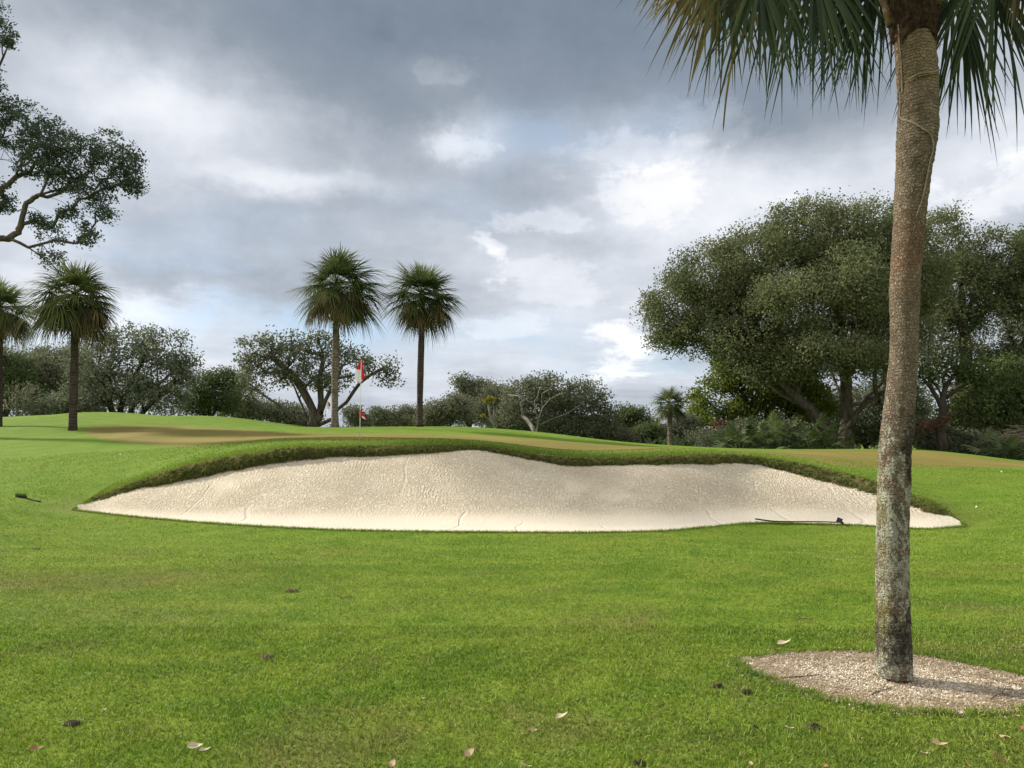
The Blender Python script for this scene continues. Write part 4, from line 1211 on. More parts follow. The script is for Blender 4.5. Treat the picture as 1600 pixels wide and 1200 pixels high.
m, N = material('near_palm_bark')
geo = N.n('ShaderNodeTexCoord').outputs['Object']
x, y, z = N.sep(geo)
axc = N.n('ShaderNodeAttribute', attribute_name='ang').outputs['Fac']
co = N.comb(N.mul(axc, 0.13), z, 0.0)
wv = N.vm('SCALE', N.vm('SUBTRACT', N.noise(geo, 8.0, 3, 0.6, col=True), (0.5, 0.5, 0.5)), sc=0.06)
wf = N.vm('SCALE', N.vm('SUBTRACT', N.noise(geo, 42.0, 3, 0.6, col=True), (0.5, 0.5, 0.5)), sc=0.030)
cw = N.vm('ADD', N.vm('ADD', co, wv), wf)
cells = N.voro(N.vm('MULTIPLY', cw, (40.0, 44.0, 1.0)), 1.0, 'DISTANCE_TO_EDGE', 'Distance', 0.75)
crack = N.step(cells, 0.0, 0.20)
ringn = N.m('SINE', N.add(N.mul(z, 250.0), N.mul(N.noise(geo, 6.0, 4, 0.6), 16.0)))
ringl = N.step(ringn, -1.0, -0.2)
vert = N.noise(N.vm('MULTIPLY', cw, (70.0, 14.0, 1.0)), 1.0, 3, 0.6)
vl = N.step(vert, 0.34, 0.50)
br = N.m('ADD', N.mul(N.step(N.noise(geo, 11.0, 4, 0.65), 0.40, 0.62), 0.4), N.step(z, 4.5, 3.3, 0.30, 0.65), clamp=True)
tex = N.mul(N.bwv(N.mix(br, N.comb(ringl, ringl, ringl), N.comb(crack, crack, crack))), N.add(N.mul(vl, 0.6), 0.4))
tex = N.add(N.mul(tex, 0.75), 0.25)
fine = N.noise(geo, 48.0, 5, 0.7)
mid = N.noise(geo, 7.0, 5, 0.65)
h = N.add(N.mul(tex, 0.85), N.mul(fine, 0.45))
c = N.mix(N.step(mid, 0.3, 0.7), (0.160, 0.124, 0.086), (0.290, 0.232, 0.166))
orange = N.mul(N.m('EXPONENT', N.mul(N.m('POWER', N.m('DIVIDE', N.sub(z, 3.02), 0.30), 2.0), -1.0)), N.step(N.noise(geo, 5.0, 4, 0.6), 0.35, 0.6))
c = N.mix(N.mul(orange, 0.75), c, (0.265, 0.135, 0.072))
upper = N.step(z, 4.15, 4.45)
c = N.mix(N.mul(upper, N.step(mid, 0.35, 0.6, 0.3, 0.8)), c, (0.29, 0.205, 0.125))
c = N.mix(N.mul(N.sub(1.0, tex), 0.85), c, (0.045, 0.036, 0.026))
li = N.noise(N.vm('MULTIPLY', geo, (1, 1, 0.6)), 15.0, 8, 0.76)
lowz = N.step(z, 2.75, 1.2)
lth = N.add(0.66, N.mul(lowz, -0.19))
lm = N.m('MULTIPLY', N.step(li, lth, N.add(lth, 0.07)), N.step(fine, 0.30, 0.52, 0.35, 1.0), clamp=True)
c = N.mix(N.mul(lm, 0.85), c, (0.40, 0.42, 0.33))
lm2 = N.step(N.noise(N.vm('ADD', geo, (3, 1, 8)), 38.0, 3, 0.6), 0.60, 0.68)
c = N.mix(N.mul(lm2, N.step(z, 2.9, 1.9, 0.25, 0.7)), c, (0.43, 0.41, 0.33))
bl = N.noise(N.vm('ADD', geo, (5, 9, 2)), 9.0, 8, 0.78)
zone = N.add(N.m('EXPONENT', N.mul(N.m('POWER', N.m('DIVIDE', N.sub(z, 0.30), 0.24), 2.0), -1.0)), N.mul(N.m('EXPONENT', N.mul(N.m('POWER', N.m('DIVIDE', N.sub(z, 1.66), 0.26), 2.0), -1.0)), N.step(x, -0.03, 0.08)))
zone = N.add(zone, N.add(0.30, N.step(x, -0.03, 0.09, 0.0, 0.22)))  # black stains, plus the trunk's shaded right side put into the colour
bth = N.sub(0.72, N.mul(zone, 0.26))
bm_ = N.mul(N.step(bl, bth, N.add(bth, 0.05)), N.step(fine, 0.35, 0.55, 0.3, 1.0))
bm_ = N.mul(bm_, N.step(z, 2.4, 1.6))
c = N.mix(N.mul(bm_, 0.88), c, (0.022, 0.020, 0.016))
moss = N.mul(N.step(x, -0.06, -0.13), N.step(N.noise(geo, 4.0, 4, 0.6), 0.40, 0.62))
c = N.mix(N.mul(moss, 0.5), c, (0.21, 0.19, 0.06))
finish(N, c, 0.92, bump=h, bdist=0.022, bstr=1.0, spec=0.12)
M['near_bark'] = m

npalm = thing('palm_tree', tb, 'foreground palm with a lichen-spotted leaning trunk standing in the gravel bed', 'palm')
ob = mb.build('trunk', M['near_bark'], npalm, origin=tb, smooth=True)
aa = ob.data.attributes.new('ang', 'FLOAT', 'POINT')
aa.data.foreach_set('value', np.broadcast_to(an[None], (k, na)).astype(np.float32).ravel())

def trunk_at(z):
    return np.array([np.interp(z, cen_[:, 2], cen_[:, i]) for i in range(3)]), float(np.interp(z, cen_[:, 2], rad_))

# fibrous collar under the crown: boots and matted fibre
zc0 = float(np.interp(-62, -pyv[::-1] * -1, cen_[::-1, 2])) if False else at(1430, 64, PY)[2]
m, N = material('palm_fibre')
p = wpos(N)
a = N.noise(N.vm('MULTIPLY', p, (1, 1, 0.4)), 40.0, 6, 0.75)
c = N.mix(N.step(a, 0.35, 0.65), (0.022, 0.014, 0.010), (0.085, 0.055, 0.035))
finish(N, c, 0.95, bump=a, bdist=0.03, spec=0.05)
M['fibre'] = m
M['boot'] = bark_mat('palm_boots', (0.10, 0.065, 0.04), (0.24, 0.17, 0.10), 14.0)
mb = MB()
zz = np.linspace(zc0, zc0 + 0.75, 30)
PP, rr = [], []
for i, z_ in enumerate(zz):
    c_, r_ = trunk_at(min(z_, cen_[-1, 2]))
    c_ = c_.copy(); c_[2] = z_
    PP.append(c_)
    rr.append(r_ * (1.03 + 0.24 * min(1, i / 9.0)))
PP = np.array(PP); rr = np.array(rr)
na2 = 40; an2 = np.arange(na2) * 2 * math.pi / na2
Vc = PP[:, None] + (rr[:, None] * (1 + rng.normal(0, 0.035, (30, na2)) + 0.05 * np.sin(an2 * 5 + 1)[None]))[..., None] * np.stack((np.cos(an2), np.sin(an2), 0 * an2), -1)[None]
Vc[0, :, 2] += 0.05 * np.sin(an2 * 3 + 0.5) + rng.normal(0, 0.012, na2)
idx = np.arange(30 * na2).reshape(30, na2); nxt = np.roll(idx, -1, 1)
mb.add(Vc.reshape(-1, 3), np.stack((idx[:-1], nxt[:-1], nxt[1:], idx[1:]), -1).reshape(-1, 4))
for i in range(420):   # loose hairs
    a_ = rng.uniform(0, 6.28); j = rng.integers(0, 26)
    s0 = PP[j] + rr[j] * 1.0 * np.array((math.cos(a_), math.sin(a_), 0))
    d_ = np.array((math.cos(a_), math.sin(a_), 0)) * rng.uniform(0.005, 0.05)
    tn = np.array((-math.sin(a_), math.cos(a_), 0)) * rng.normal(0, 0.05)
    tube(mb, [s0, s0 + d_ + tn * 0.5 - (0, 0, 0.03), s0 + d_ * 1.1 + tn - (0, 0, rng.uniform(0.03, 0.10))], 0.0013, 3, rng.uniform())
mb.build('fibre_collar', M['fibre'], npalm, origin=tb, smooth=False)
for i in range(11):   # old leaf bases
    a_ = i * 2.4 + 0.5
    j = 6 + (i * 2)
    s0 = PP[j] + rr[j] * 0.92 * np.array((math.cos(a_), math.sin(a_), 0))
    ou = np.array((math.cos(a_), math.sin(a_), 0))
    mb = MB()
    tube(mb, [s0 - (0, 0, 0.06), s0 + ou * 0.02 + (0, 0, 0.06), s0 + ou * 0.06 + (0, 0, 0.18), s0 + ou * 0.11 + (0, 0, 0.30)], [0.035, 0.032, 0.024, 0.016], 8, 0.5)
    mb.build('leaf_base', M['boot'], npalm, origin=tb, smooth=True)

# vine winding round the trunk
M['vine'] = bark_mat('vine_stem', (0.24, 0.185, 0.125), (0.42, 0.34, 0.25), 30.0)
def on_trunk(px, py, lift=1.0):
    z = at(px, py, PY)[2]
    c_, r_ = trunk_at(z)
    x = at(px, py, PY - 0.1)[0]
    dx = np.clip((x - c_[0]) / r_, -0.999, 0.999)
    return np.array((c_[0] + dx * r_, c_[1] - r_ * math.sqrt(1 - dx * dx) * 1.05 - 0.006, z))
mb = MB()
tube(mb, spline([on_trunk(*q) for q in [(1470, 118), (1452, 128), (1430, 130), (1412, 138), (1404, 150), (1403, 168), (1410, 185), (1424, 200), (1440, 216), (1450, 225), (1455, 242), (1450, 262), (1445, 290), (1438, 320), (1430, 345)]], 60), np.linspace(0.009, 0.005, 60), 6)
tube(mb, spline([on_trunk(*q) for q in [(1468, 124), (1450, 131), (1428, 134), (1410, 146), (1405, 160)]], 30), 0.004, 5)
tube(mb, spline([on_trunk(*q) for q in [(1440, 5), (1420, 12), (1402, 26), (1396, 40), (1402, 55), (1404, 75), (1402, 110), (1403, 150)]], 50) - np.array((0, 0.03, 0)), 0.006, 6)
mb.build('vine', M['vine'], npalm, origin=tb, smooth=True)

# fronds of the foreground palm. crown heart just above the picture
heart = trunk_at(cen_[-1, 2])[0] + np.array((0, 0, 0.15))
nfrond = [  # hastula px, py, depth offset, image angle (deg, 270 = straight down), length px, half spread, tan?, seed var
    (1118, -85, 0.2, 238, 140, 62, 'palm_tan', .65), (1140, -95, -0.25, 250, 190, 60, 'palm_tan', .45), (1146, -105, 0.35, 262, 230, 58, 'palm_tan', .15),
    (1185, -85, -0.4, 268, 205, 55, 'palm_near', .5), (1225, -110, 0.1, 272, 235, 60, 'palm_near', .45), (1262, -105, -0.3, 274, 235, 55, 'palm_near', .55),
    (1295, -90, 0.45, 268, 210, 50, 'palm_near', .25), (1395, -60, 0.5, 246, 225, 42, 'palm_near', .35), (1360, -80, 0.3, 255, 215, 40, 'palm_near', .2),
    (1500, -40, 0.25, 277, 250, 48, 'palm_near', .30), (1535, -60, -0.1, 286, 240, 50, 'palm_near', .45), (1490, -80, 0.6, 270, 240, 40, 'palm_near', .15),
    (1600, -110, 0.3, 285, 170, 50, 'palm_near', .4), (1595, -70, -0.2, 275, 130, 30, 'palm_tan', .15), (1092, -112, 0.1, 225, 150, 60, 'palm_tan', .75)]
def near_frond(hp, hy, dY, ang, lp, spread, mat, var, K=29):
    mb = MB()
    h = at(hp, hy, PY + dY)
    L = lp / F * PY
    Td = np.array((math.cos(R(ang)), 0.12 * np.sign(dY), math.sin(R(ang))))
    Td = unit(Td)
    mid_ = (heart + h) / 2 + np.array((0, 0, 0.28))
    P = spline([heart + unit(h - heart) * 0.08, mid_, h], 12)
    tube(mb, P, np.linspace(0.017, 0.009, 12), 6, 0.6)
    S = unit(np.cross(Td, (0.0, 1.0, 0.15 * np.sign(dY + 0.05)))); Nn = np.cross(S, Td)
    sp = R(spread)
    a = np.linspace(-sp, sp, K) + rng.normal(0, 0.025, K)
    dirs = unit(np.cos(a)[:, None] * Td + np.sin(a)[:, None] * S + Nn * (0.35 * np.abs(np.sin(a)) + rng.normal(0, 0.10, K))[:, None])
    Ls = L * (1.0 - 0.22 * (np.abs(a) / sp) ** 2) * rng.uniform(0.85, 1.06, K)
    seg = 9
    sg = np.linspace(0, 1, seg + 1)
    wp = np.interp(sg, [0, 0.15, 0.45, 0.75, 0.93, 1], [0.5, 1, 0.9, 0.52, 0.16, 0.03]) * 0.029
    O = h + Td * (0.30 * L * np.cos(a * 90 / spread * 0.9) ** 2)[:, None]
    Ls = Ls - 0.22 * L * np.cos(a * 90 / spread * 0.9) ** 2
    fall = rng.uniform(0.35, 1.2, K); sway = rng.normal(0, 0.10, (K, 3)); curl = rng.normal(0, 0.35, K)
    side = unit(np.cross(dirs, Nn[None]))
    V = []
    for s_i, w_i in zip(sg, wp):
        q_ = max(0, s_i - 0.3)
        c_ = O + dirs * (Ls * s_i)[:, None] + np.array((0, 0, -1.0)) * (q_ ** 1.7 * Ls * fall * 0.6)[:, None] + sway * (q_ ** 2 * Ls)[:, None]
        rot = curl * s_i
        sd = side * np.cos(rot)[:, None] + Nn[None] * np.sin(rot)[:, None]
        V.append(np.stack((c_ - sd * w_i / 2, c_ + Nn * w_i * 0.22, c_ + sd * w_i / 2), 1))
    V = np.stack(V, 1)
    n1_ = (seg + 1) * 3
    b = np.arange(K)[:, None] * n1_
    q = [b + np.array([[3 * i + j, 3 * i + j + 1, 3 * i + j + 4, 3 * i + j + 3]]) for i in range(seg) for j in (0, 1)]
    # tan tips on older fronds: per-vertex value
    va = np.clip(var * 0.85 + rng.normal(0, 0.26, K), 0, 1)
    vv = np.repeat(va, n1_).reshape(K, seg + 1, 3) + (sg ** 3 * (0.45 if mat == 'palm_tan' else 0.25))[None, :, None]
    mb.add(V.reshape(-1, 3), np.vstack(q), np.clip(vv, 0, 1).ravel())
    return mb.build('frond', M[mat], npalm, origin=tb)
for q in nfrond:
    o = near_frond(*q)
    if q[6] == 'palm_tan' and q[7] > 0.4: o['label'] = 'tan-tipped drooping frond'
mb = MB()  # the long dangling dead strip
sp_ = spline([at(1152, 60, PY), at(1142, 105, PY), at(1135, 150, PY), at(1131, 190, PY), at(1130, 206, PY)], 16)
wd = np.interp(np.linspace(0, 1, 16), [0, .3, .8, 1], [0.010, 0.020, 0.012, 0.002])[:, None] * np.array((1, 0.3, 0))
V = np.stack((sp_ - wd / 2, sp_ + np.array((0, 0.006, 0)), sp_ + wd / 2), 1)
b = np.arange(15)[:, None] * 3
mb.add(V.reshape(-1, 3), np.vstack((b + np.array([[0, 1, 4, 3]]), b + np.array([[1, 2, 5, 4]]))), np.linspace(1, 0.35, 48))
sp2 = spline([at(1150, -20, PY), at(1153, 20, PY), at(1152, 62, PY)], 8)
tube(mb, sp2, 0.004, 4, 0.9)
mb.build('dead_strip', M['palm_tan'], npalm, origin=tb)['label'] = 'long tan dead leaf strip dangling below the fronds'
# rest of the crown, above the picture
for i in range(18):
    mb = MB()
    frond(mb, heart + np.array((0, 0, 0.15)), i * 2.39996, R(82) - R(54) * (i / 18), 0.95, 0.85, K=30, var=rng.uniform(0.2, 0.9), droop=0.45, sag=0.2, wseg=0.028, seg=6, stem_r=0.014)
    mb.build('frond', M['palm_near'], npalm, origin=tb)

# ------------------------------------------------------------------ flagsticks
def plain(name, col, rough=0.5, spec=0.4):
    m, N = material(name)
    n_ = N.noise(wpos(N), 22.0, 3, 0.6)
    c = N.mix(N.step(n_, 0.3, 0.7), tuple(q * 0.88 for q in col), col)
    finish(N, c, rough, spec=spec)
    return m
M['white'] = plain('white_paint', (0.78, 0.77, 0.74), 0.35)
M['flag_red'] = plain('red_cloth', (0.50, 0.030, 0.035), 0.8, 0.1)
M['flag_white'] = plain('white_cloth', (0.76, 0.74, 0.74), 0.8, 0.1)
M['black'] = plain('black_plastic', (0.014, 0.015, 0.018), 0.8, 0.2)
M['dark_hole'] = plain('dark_cup', (0.02, 0.02, 0.02), 0.8)

def cloth(poly_rows, name, mats, parent, origin, split):
    """poly_rows: rows of points (top to bottom), each left..right; material from split(row, col)"""
    A = np.array(poly_rows)
    nr, nc = A.shape[:2]
    me = bpy.data.meshes.new(name)
    idx = np.arange(nr * nc).reshape(nr, nc)
    faces = [(int(idx[i, j]), int(idx[i + 1, j]), int(idx[i + 1, j + 1]), int(idx[i, j + 1])) for i in range(nr - 1) for j in range(nc - 1)]
    me.from_pydata([tuple(p) for p in (A.reshape(-1, 3) - np.asarray(origin))], [], faces)
    for m_ in mats: me.materials.append(m_)
    for f, (i, j) in zip(me.polygons, [(i, j) for i in range(nr - 1) for j in range(nc - 1)]):
        f.material_index = split((i + .5) / (nr - 1), (j + .5) / (nc - 1)); f.use_smooth = True
    o = bpy.data.objects.new(name, me); C.objects.link(o); o.parent = parent
    s = o.modifiers.new('thickness', 'SOLIDIFY'); s.thickness = 0.002
    return o

Yf = 21.3
fb = at(562, 688, Yf); fb[2] = gz1(fb[0], fb[1])
flag = thing('golf_flagstick', fb, 'near white flagstick with a limp red and white flag behind the bunker', 'golf flag')
hF = at(564.5, 562, Yf)[2] - fb[2]
topx = at(564.5, 562, Yf)[0] - fb[0]
mb = MB()
tube(mb, [fb + (0, 0, -0.05), fb + (topx * 0.5, 0, hF * 0.5), fb + (topx, 0, hF)], [0.0135, 0.0125, 0.011], 10)
mb.build('stick', M['white'], flag, origin=fb, smooth=True)
mb = MB()
tube(mb, [fb + (topx, 0, hF), fb + (topx, 0, hF + 0.03)], [0.016, 0.012], 8)
mb.build('finial', M['flag_red'], flag, origin=fb, smooth=True)
rowsF = []
S_ = Yf / F
tp_ = fb + np.array((topx, 0, hF))
for i in range(15):
    t = i / 14
    lo = np.interp(t, [0, .3, .7, 1], [-1.0, -6.0, -10, -4.5]) * S_
    hi = np.interp(t, [0, .4, .78, 1], [1.5, 4.0, 7.2, -2.0]) * S_
    z = tp_[2] - t * 37 * S_
    row = []
    for j in range(9):
        u = j / 8
        x = lo + (hi - lo) * u
        yy = -0.035 * math.sin(u * 7.5 + t * 1.5) * (0.3 + t) - 0.012
        row.append((tp_[0] + x - topx * t * 0.3, tp_[1] + yy, z + 3.0 * S_ * (0.5 - u) * t * 0.6 * (1 if u > 0.5 else -0.3)))
    rowsF.append(row)
cloth(rowsF, 'flag', [M['flag_red'], M['flag_white']], flag, fb, lambda t, u: 0 if (t < 0.46 or (u > 0.62 and t < 0.84)) else 1)
rowsF = []
l0 = at(562.7, 641, Yf)
for i in range(8):
    t = i / 7
    row = []
    for j in range(7):
        u = j / 6
        wdt = np.interp(t, [0, .5, 1], [1.0, 6.5, 11.0]) * S_
        row.append((l0[0] + 0.3 * S_ + wdt * u * (1 if t < .9 else 1), l0[1] - 0.02 * math.sin(u * 6 + t) - 0.012, l0[2] - (t * 11 + u * 5 * t) * S_))
    rowsF.append(row)
cloth(rowsF, 'position_flag', [M['flag_red'], M['flag_white']], flag, fb, lambda t, u: 1 if (t > 0.75 and 0.25 < u < 0.8) else 0)
# cup
mb = MB(); tube(mb, [fb + (0, 0, -0.06), fb + (0, 0, 0.006)], [0.054, 0.054], 16)
mb.build('cup', M['dark_hole'], flag, origin=fb)

Y2 = 56.0
f2 = gpt(513, Y2)
flag2 = thing('golf_flagstick', f2, 'far flagstick with a small pale flag in front of the oak trunks', 'golf flag')
t2 = at(513, 627, Y2)
mb = MB(); tube(mb, [f2 - (0, 0, .05), np.array((f2[0], Y2, t2[2]))], 0.020, 8)
mb.build('stick', M['white'], flag2, origin=f2)
S2 = Y2 / F
def far_rows(dx):
    rowsF = []
    for i in range(8):
        t = i / 7
        lo = np.interp(t, [0, .5, 1], [-1.5, -3.5, -0.8]); hi = np.interp(t, [0, .5, 1], [0.6, 4.2, 2.0])
        rowsF.append([(t2[0] + (lo + (hi - lo) * j / 6) * S2, Y2 - 0.03 - 0.05 * math.sin(j * 1.1 + t), t2[2] - t * 11.5 * S2) for j in range(7)])
    return rowsF
cloth(far_rows(0), 'flag', [M['flag_white'], M['flag_red']], flag2, f2, lambda t, u: 1 if (u > 0.5 and 0.2 < t < 0.75) else 0)
b2 = at(512.5, 655, Y2)
mb = MB(); tube(mb, [b2 + (0, 0, -1.2 * S2), b2 + (0, 0, -0.4 * S2), b2 + (0, 0, 0.6 * S2), b2 + (0, 0, 1.6 * S2)], [0.02, 0.085, 0.095, 0.03], 10)
mb.build('position_marker', M['flag_red'], flag2, origin=f2, smooth=True)
st = gpt(521, 38.5)
stake = thing('marker_stake', st, 'short white marker stake just left of the pale palm trunk', 'stake')
mb = MB(); tube(mb, [st - (0, 0, .05), st + (0, 0, .26), st + (0, 0, .30)], [.035, .035, .022], 10)
mb.build('post', M['white'], stake, origin=st)
mb = MB(); tube(mb, [st + (0, 0, .20), st + (0, 0, .235)], [.0375, .0375], 10)
mb.build('band', M['black'], stake, origin=st)

# ------------------------------------------------------------------ bunker rakes
def rake(hx, hy, tx, ty, label, Yh, Yt, head_w=0.5, lift=0.03, curve=0.0, head_vec=None):
    a, b = at(hx, hy, Yh), at(tx, ty, Yt)
    a[2] = max(a[2], gz1(a[0], a[1]) + lift) if False else gz1(a[0], a[1]) + lift
    b[2] = gz1(b[0], b[1]) + lift
    root = thing('bunker_rake', (a[0], a[1], a[2] - lift), label, 'rake')
    L = np.linalg.norm(b - a); d = (b - a) / L
    mb = MB()
    t = np.linspace(0, 1, 14)
    P = a + (b - a) * t[:, None]
    P[:, 2] += curve * np.clip((t - 0.72) / 0.28, 0, 1) ** 2 + 0.006 * np.sin(t * 7)
    tube(mb, P, np.interp(t, [0, .75, .8, 1], [0.011, 0.011, 0.015, 0.015]), 8)
    mb.build('handle', M['black'], root, origin=root.location[:], smooth=True)
    s = unit(np.cross(d, (0, 0, 1.0))) if head_vec is None else unit(np.array(head_vec))
    mb = MB()
    u = np.linspace(-1, 1, 13)
    P = a + s * (u * head_w / 2)[:, None] - d * (0.06 * (1 - u ** 2))[:, None]
    tube(mb, P, np.interp(np.abs(u), [0, .85, 1], [0.024, 0.02, 0.012]), 8)
    mb.build('head', M['black'], root, origin=root.location[:], smooth=True)
    mb = MB()
    for q in np.linspace(-0.46, 0.46, 15):
        c_ = a + s * q * head_w * 2 * 0.5
        tube(mb, [c_, c_ - d * 0.015 + np.array((0, 0, 0.05)), c_ - d * 0.03 + np.array((0, 0, 0.09))], [0.008, 0.006, 0.003], 5)
    mb.build('tines', M['black'], root, origin=root.location[:])
    return root
hr = hit(1311, 819, 12, 20); tr_ = hit(1180, 815, 12, 20)
rake(1311, 819, 1180, 815.5, 'black bunker rake lying along the front edge of the sand', hr[1], tr_[1] - 0.05, 0.42, 0.035, 0.035)
h2 = hit(33, 778, 12, 24); t2_ = hit(63, 785, 12, 24)
rake(33, 778, 63, 785, 'dark bunker rake half sunk in the turf left of the bunker', h2[1], t2_[1], 0.34, 0.018, 0.0, head_vec=(0.95, -0.25, 0.0))

# ------------------------------------------------------------------ fallen leaves, clods, twigs on the lawn
M['leaf_tan'] = plain('tan_leaf', (0.42, 0.31, 0.18), 0.7, 0.2)
M['leaf_brown'] = plain('brown_leaf', (0.25, 0.125, 0.065), 0.7, 0.2)
M['leaf_pale'] = plain('pale_leaf', (0.44, 0.37, 0.26), 0.7, 0.2)
M['soil'] = bark_mat('dark_soil', (0.035, 0.029, 0.02), (0.10, 0.08, 0.055), 40.0)
M['soil_brown'] = bark_mat('brown_soil', (0.14, 0.105, 0.06), (0.25, 0.195, 0.12), 40.0)
def leaf_mesh(mat):
    mb = MB()
    n_ = 9
    t = np.linspace(0, 1, n_)
    w = np.sin(math.pi * t ** 0.8) * 0.24 + 0.01
    w[-1] = 0.004
    up = 0.20 * (t - 0.45) ** 2 * 2
    c_ = np.stack((t - 0.5, 0 * t, up), -1)
    V = np.stack((c_ + np.stack((0 * t, w, 0.35 * w + 0.1 * np.sin(t * 7)), -1), c_, c_ + np.stack((0 * t, -w, 0.55 * w), -1)), 1)
    b = np.arange(n_ - 1)[:, None] * 3
    mb.add(V.reshape(-1, 3), np.vstack((b + np.array([[0, 1, 4, 3]]), b + np.array([[1, 2, 5, 4]]))))
    me = mb.mesh('fallen_leaf', mat, smooth=True)
    return me
LM = {k_: leaf_mesh(M[k_]) for k_ in ('leaf_tan', 'leaf_brown', 'leaf_pale')}
FL = [ # px, py, size m, material, rot, label
 (57, 1168, .075, 'leaf_brown', 20, 'curled red-brown leaf in the lawn near the bottom left corner'),
 (305, 1163, .085, 'leaf_pale', 10, 'pale curled leaf, upper of the touching pair in the lower left lawn'),
 (320, 1169, .065, 'leaf_pale', 40, 'pale flat leaf, lower of the touching pair in the lower left lawn'),
 (163, 1107, .040, 'leaf_tan', 70, 'tiny tan leaf just above the dark divot'),
 (660, 1087, .045, 'leaf_tan', 60, 'small tan leaf alone in the middle of the lawn'),
 (733, 1172, .080, 'leaf_tan', 50, 'tan leaf on edge in the lower middle lawn'),
 (612, 1190, .075, 'leaf_tan', 80, 'upright tan leaf at the bottom edge left of centre'),
 (820, 1193, .070, 'leaf_tan', 0, 'tan leaf at the bottom edge in the middle'),
 (878, 1114, .085, 'leaf_pale', 5, 'pale leaf casting a dark shadow in the centre lawn'),
 (833, 1136, .05, 'leaf_tan', 15, 'small tan leaf left of and below the pale centre leaf'),
 (1225, 1004, .115, 'leaf_pale', -8, 'large pale pointed leaf behind the gravel bed'),
 (1158, 1017, .07, 'leaf_brown', 40, 'brown leaf at the left tip of the gravel bed'),
 (1212, 1013, .07, 'leaf_brown', 15, 'brown leaf on the grass just below the large pale leaf'),
 (1431, 1114, .055, 'leaf_tan', 25, 'tan leaf lying on the front edge of the gravel bed'),
 (1344, 1151, .05, 'leaf_pale', 40, 'small pale leaf in front of the gravel bed'),
 (1467, 1159, .085, 'leaf_tan', -10, 'wide tan leaf in the worn grass at lower right'),
 (1512, 1194, .06, 'leaf_brown', 70, 'orange-brown leaf at the bottom edge at right'),
 (1289, 1195, .06, 'leaf_brown', 60, 'red-brown leaf at the bottom edge below the gravel bed'),
 (1589, 1116, .055, 'leaf_tan', 80, 'tan leaf at the right end of the gravel bed'),
 (1569, 1149, .07, 'leaf_tan', 120, 'slender tan leaf near the right edge of the worn grass'),
 (1562, 1183, .08, 'leaf_brown', 0, 'flat brown leaf in the lower right corner'),
 (1594, 1134, .06, 'leaf_brown', 30, 'brown leaf cut by the right picture edge'),
 (1444, 1174, .055, 'leaf_pale', 20, 'greyish white crumpled leaf left of the wide tan leaf'),
 (1233, 1134, .06, 'leaf_pale', 5, 'pale leaf between the dark clods at lower right'),
 (1172, 1190, .05, 'leaf_tan', 65, 'tan leaf at the bottom edge right of centre'),
 (1308, 872, .05, 'leaf_pale', 15, 'small pale leaf far out on the lawn left of the trunk'),
]
for (px, py, s, mt, rot, lab) in FL:
    p = ray_z(px, py, 0.03)
    o = bpy.data.objects.new('fallen_leaf', LM[mt]); C.objects.link(o)
    o.location = (p[0], p[1], gz1(p[0], p[1]) + 0.030)
    o.rotation_euler = (rng.normal(0.25, 0.2), rng.normal(0, 0.25), R(rot))
    o.scale = (s, s, s)
    tag(o, lab, 'leaf', 'leaves fallen on the lawn')
def clod(px, py, w, h, mat, label, name='soil_clod', cat='soil', n=9):
    p = hit(px, py, 3, 20); p[2] += 0.004
    mb = MB()
    for i in range(n):
        c_ = p + np.array((rng.normal(0, w * 0.16), rng.normal(0, w * 0.10), 0))
        s = rng.uniform(0.35, 0.6) * w * 0.5
        k1, k2 = 7, 9
        th = np.linspace(0, math.pi / 2, k1); ph = np.arange(k2) * 2 * math.pi / k2
        V = np.stack((np.sin(th)[:, None] * np.cos(ph)[None], np.sin(th)[:, None] * np.sin(ph)[None], np.cos(th)[:, None] * np.ones(k2)[None]), -1)
        V = V * (1 + rng.normal(0, 0.14, (k1, k2, 1))) * np.array((s, s * 0.8, h * rng.uniform(0.6, 1.1))) + c_
        id_ = np.arange(k1 * k2).reshape(k1, k2); nx_ = np.roll(id_, -1, 1)
        mb.add(V.reshape(-1, 3), np.stack((id_[:-1], id_[1:], nx_[1:], nx_[:-1]), -1).reshape(-1, 4), rng.uniform())
    tag(mb.build(name, M[mat], origin=p), label, cat)
clod(455, 925, .13, .03, 'soil_brown', 'brown ant mound in the left middle lawn', 'ant_mound', 'mound')
clod(418, 1029, .12, .026, 'soil_brown', 'greyish brown mound lower in the left lawn', 'ant_mound', 'mound')
clod(57, 859, .12, .028, 'soil_brown', 'small brown mound below the left rake', 'ant_mound', 'mound')
clod(115, 1134, .13, .018, 'soil', 'dark bare divot in the lower left lawn', 'soil_divot', 'divot')
clod(1123, 1075, .07, .022, 'soil', 'black clod left of the gravel bed, the farther left one')
clod(1164, 1084, .075, .022, 'soil', 'black clod just below the left end of the gravel bed')
clod(1271, 1140, .09, .022, 'soil', 'black crumbled clod in the grass before the gravel bed')
clod(1180, 1141, .04, .022, 'soil', 'tiny dark clod left of the crumbled one')
clod(1000, 1197, .06, .022, 'soil', 'grey clod at the bottom edge right of centre')
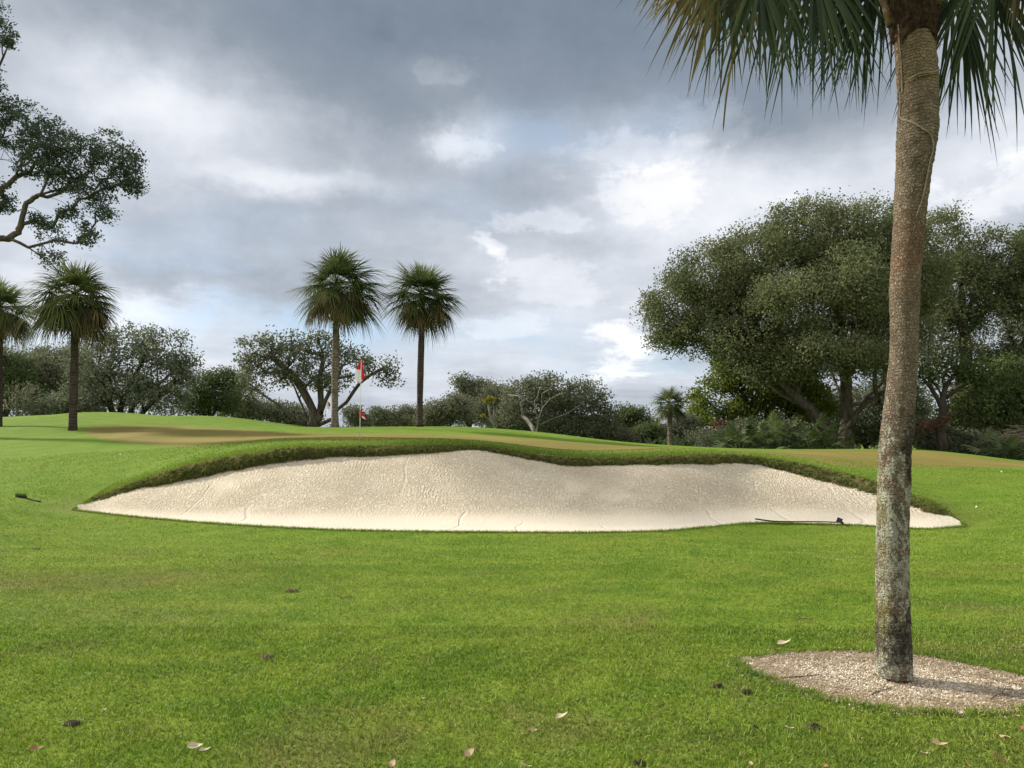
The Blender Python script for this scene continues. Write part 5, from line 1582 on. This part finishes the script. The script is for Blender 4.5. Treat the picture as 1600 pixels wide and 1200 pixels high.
M['twig'] = bark_mat('twig_bark', (0.09, 0.065, 0.045), (0.20, 0.15, 0.105), 40.0)
def twig(px0, py0, px1, py1, r, label, on=0.02):
    a, b = hit(px0, py0), hit(px1, py1)
    mb = MB()
    m0 = (a + b) / 2 + rng.normal(0, 0.02, 3)
    up = np.array((0, 0, on))
    P = spline([a + up, m0 + up * 1.2, b + up], 14)
    tube(mb, P, np.linspace(r, r * 0.5, 14), 6)
    k_ = P[8]; d_ = unit(b - a)
    tube(mb, [k_, k_ + d_ * 0.04 + np.array((0.01, 0.03, 0.01)), k_ + d_ * 0.07 + np.array((0.02, 0.06, 0.012))], [r * .6, r * .5, r * .3], 5)
    tag(mb.build('twig', M['twig'], origin=a), label, 'twig')
twig(1245, 972, 1272, 976, .005, 'thin pale twig on the lawn behind the gravel bed', .03)
twig(528, 935, 552, 939, .006, 'short dark twig right of the brown ant mound', .03)
twig(1218, 1064, 1282, 1058, .005, 'long dark twig across the left of the gravel', .012)
twig(1362, 1091, 1392, 1080, .005, 'twig in the front part of the gravel bed', .012)
twig(1548, 1096, 1580, 1090, .005, 'short twig at the right of the gravel bed', .012)

# small white balls on the far turf
def ball(px, py, label):
    p = hit(px, py, 10, 34)
    mb = MB()
    th = np.linspace(0, math.pi, 12); ph = np.arange(16) * 2 * math.pi / 16
    V = np.stack((np.sin(th)[:, None] * np.cos(ph)[None], np.sin(th)[:, None] * np.sin(ph)[None], np.cos(th)[:, None] * np.ones(16)[None]), -1) * 0.0214 + p + np.array((0, 0, 0.014))
    id_ = np.arange(12 * 16).reshape(12, 16); nx_ = np.roll(id_, -1, 1)
    mb.add(V.reshape(-1, 3), np.stack((id_[:-1], id_[1:], nx_[1:], nx_[:-1]), -1).reshape(-1, 4))
    tag(mb.build('golf_ball', M['white'], origin=p, smooth=True), label, 'ball', 'white balls on the turf')
ball(188, 711, 'white ball on the turf left of the green')
ball(1565, 738, 'white ball on the turf right of the trunk near the green')
ball(1526, 793, 'white ball on the slope near the right tip of the bunker')
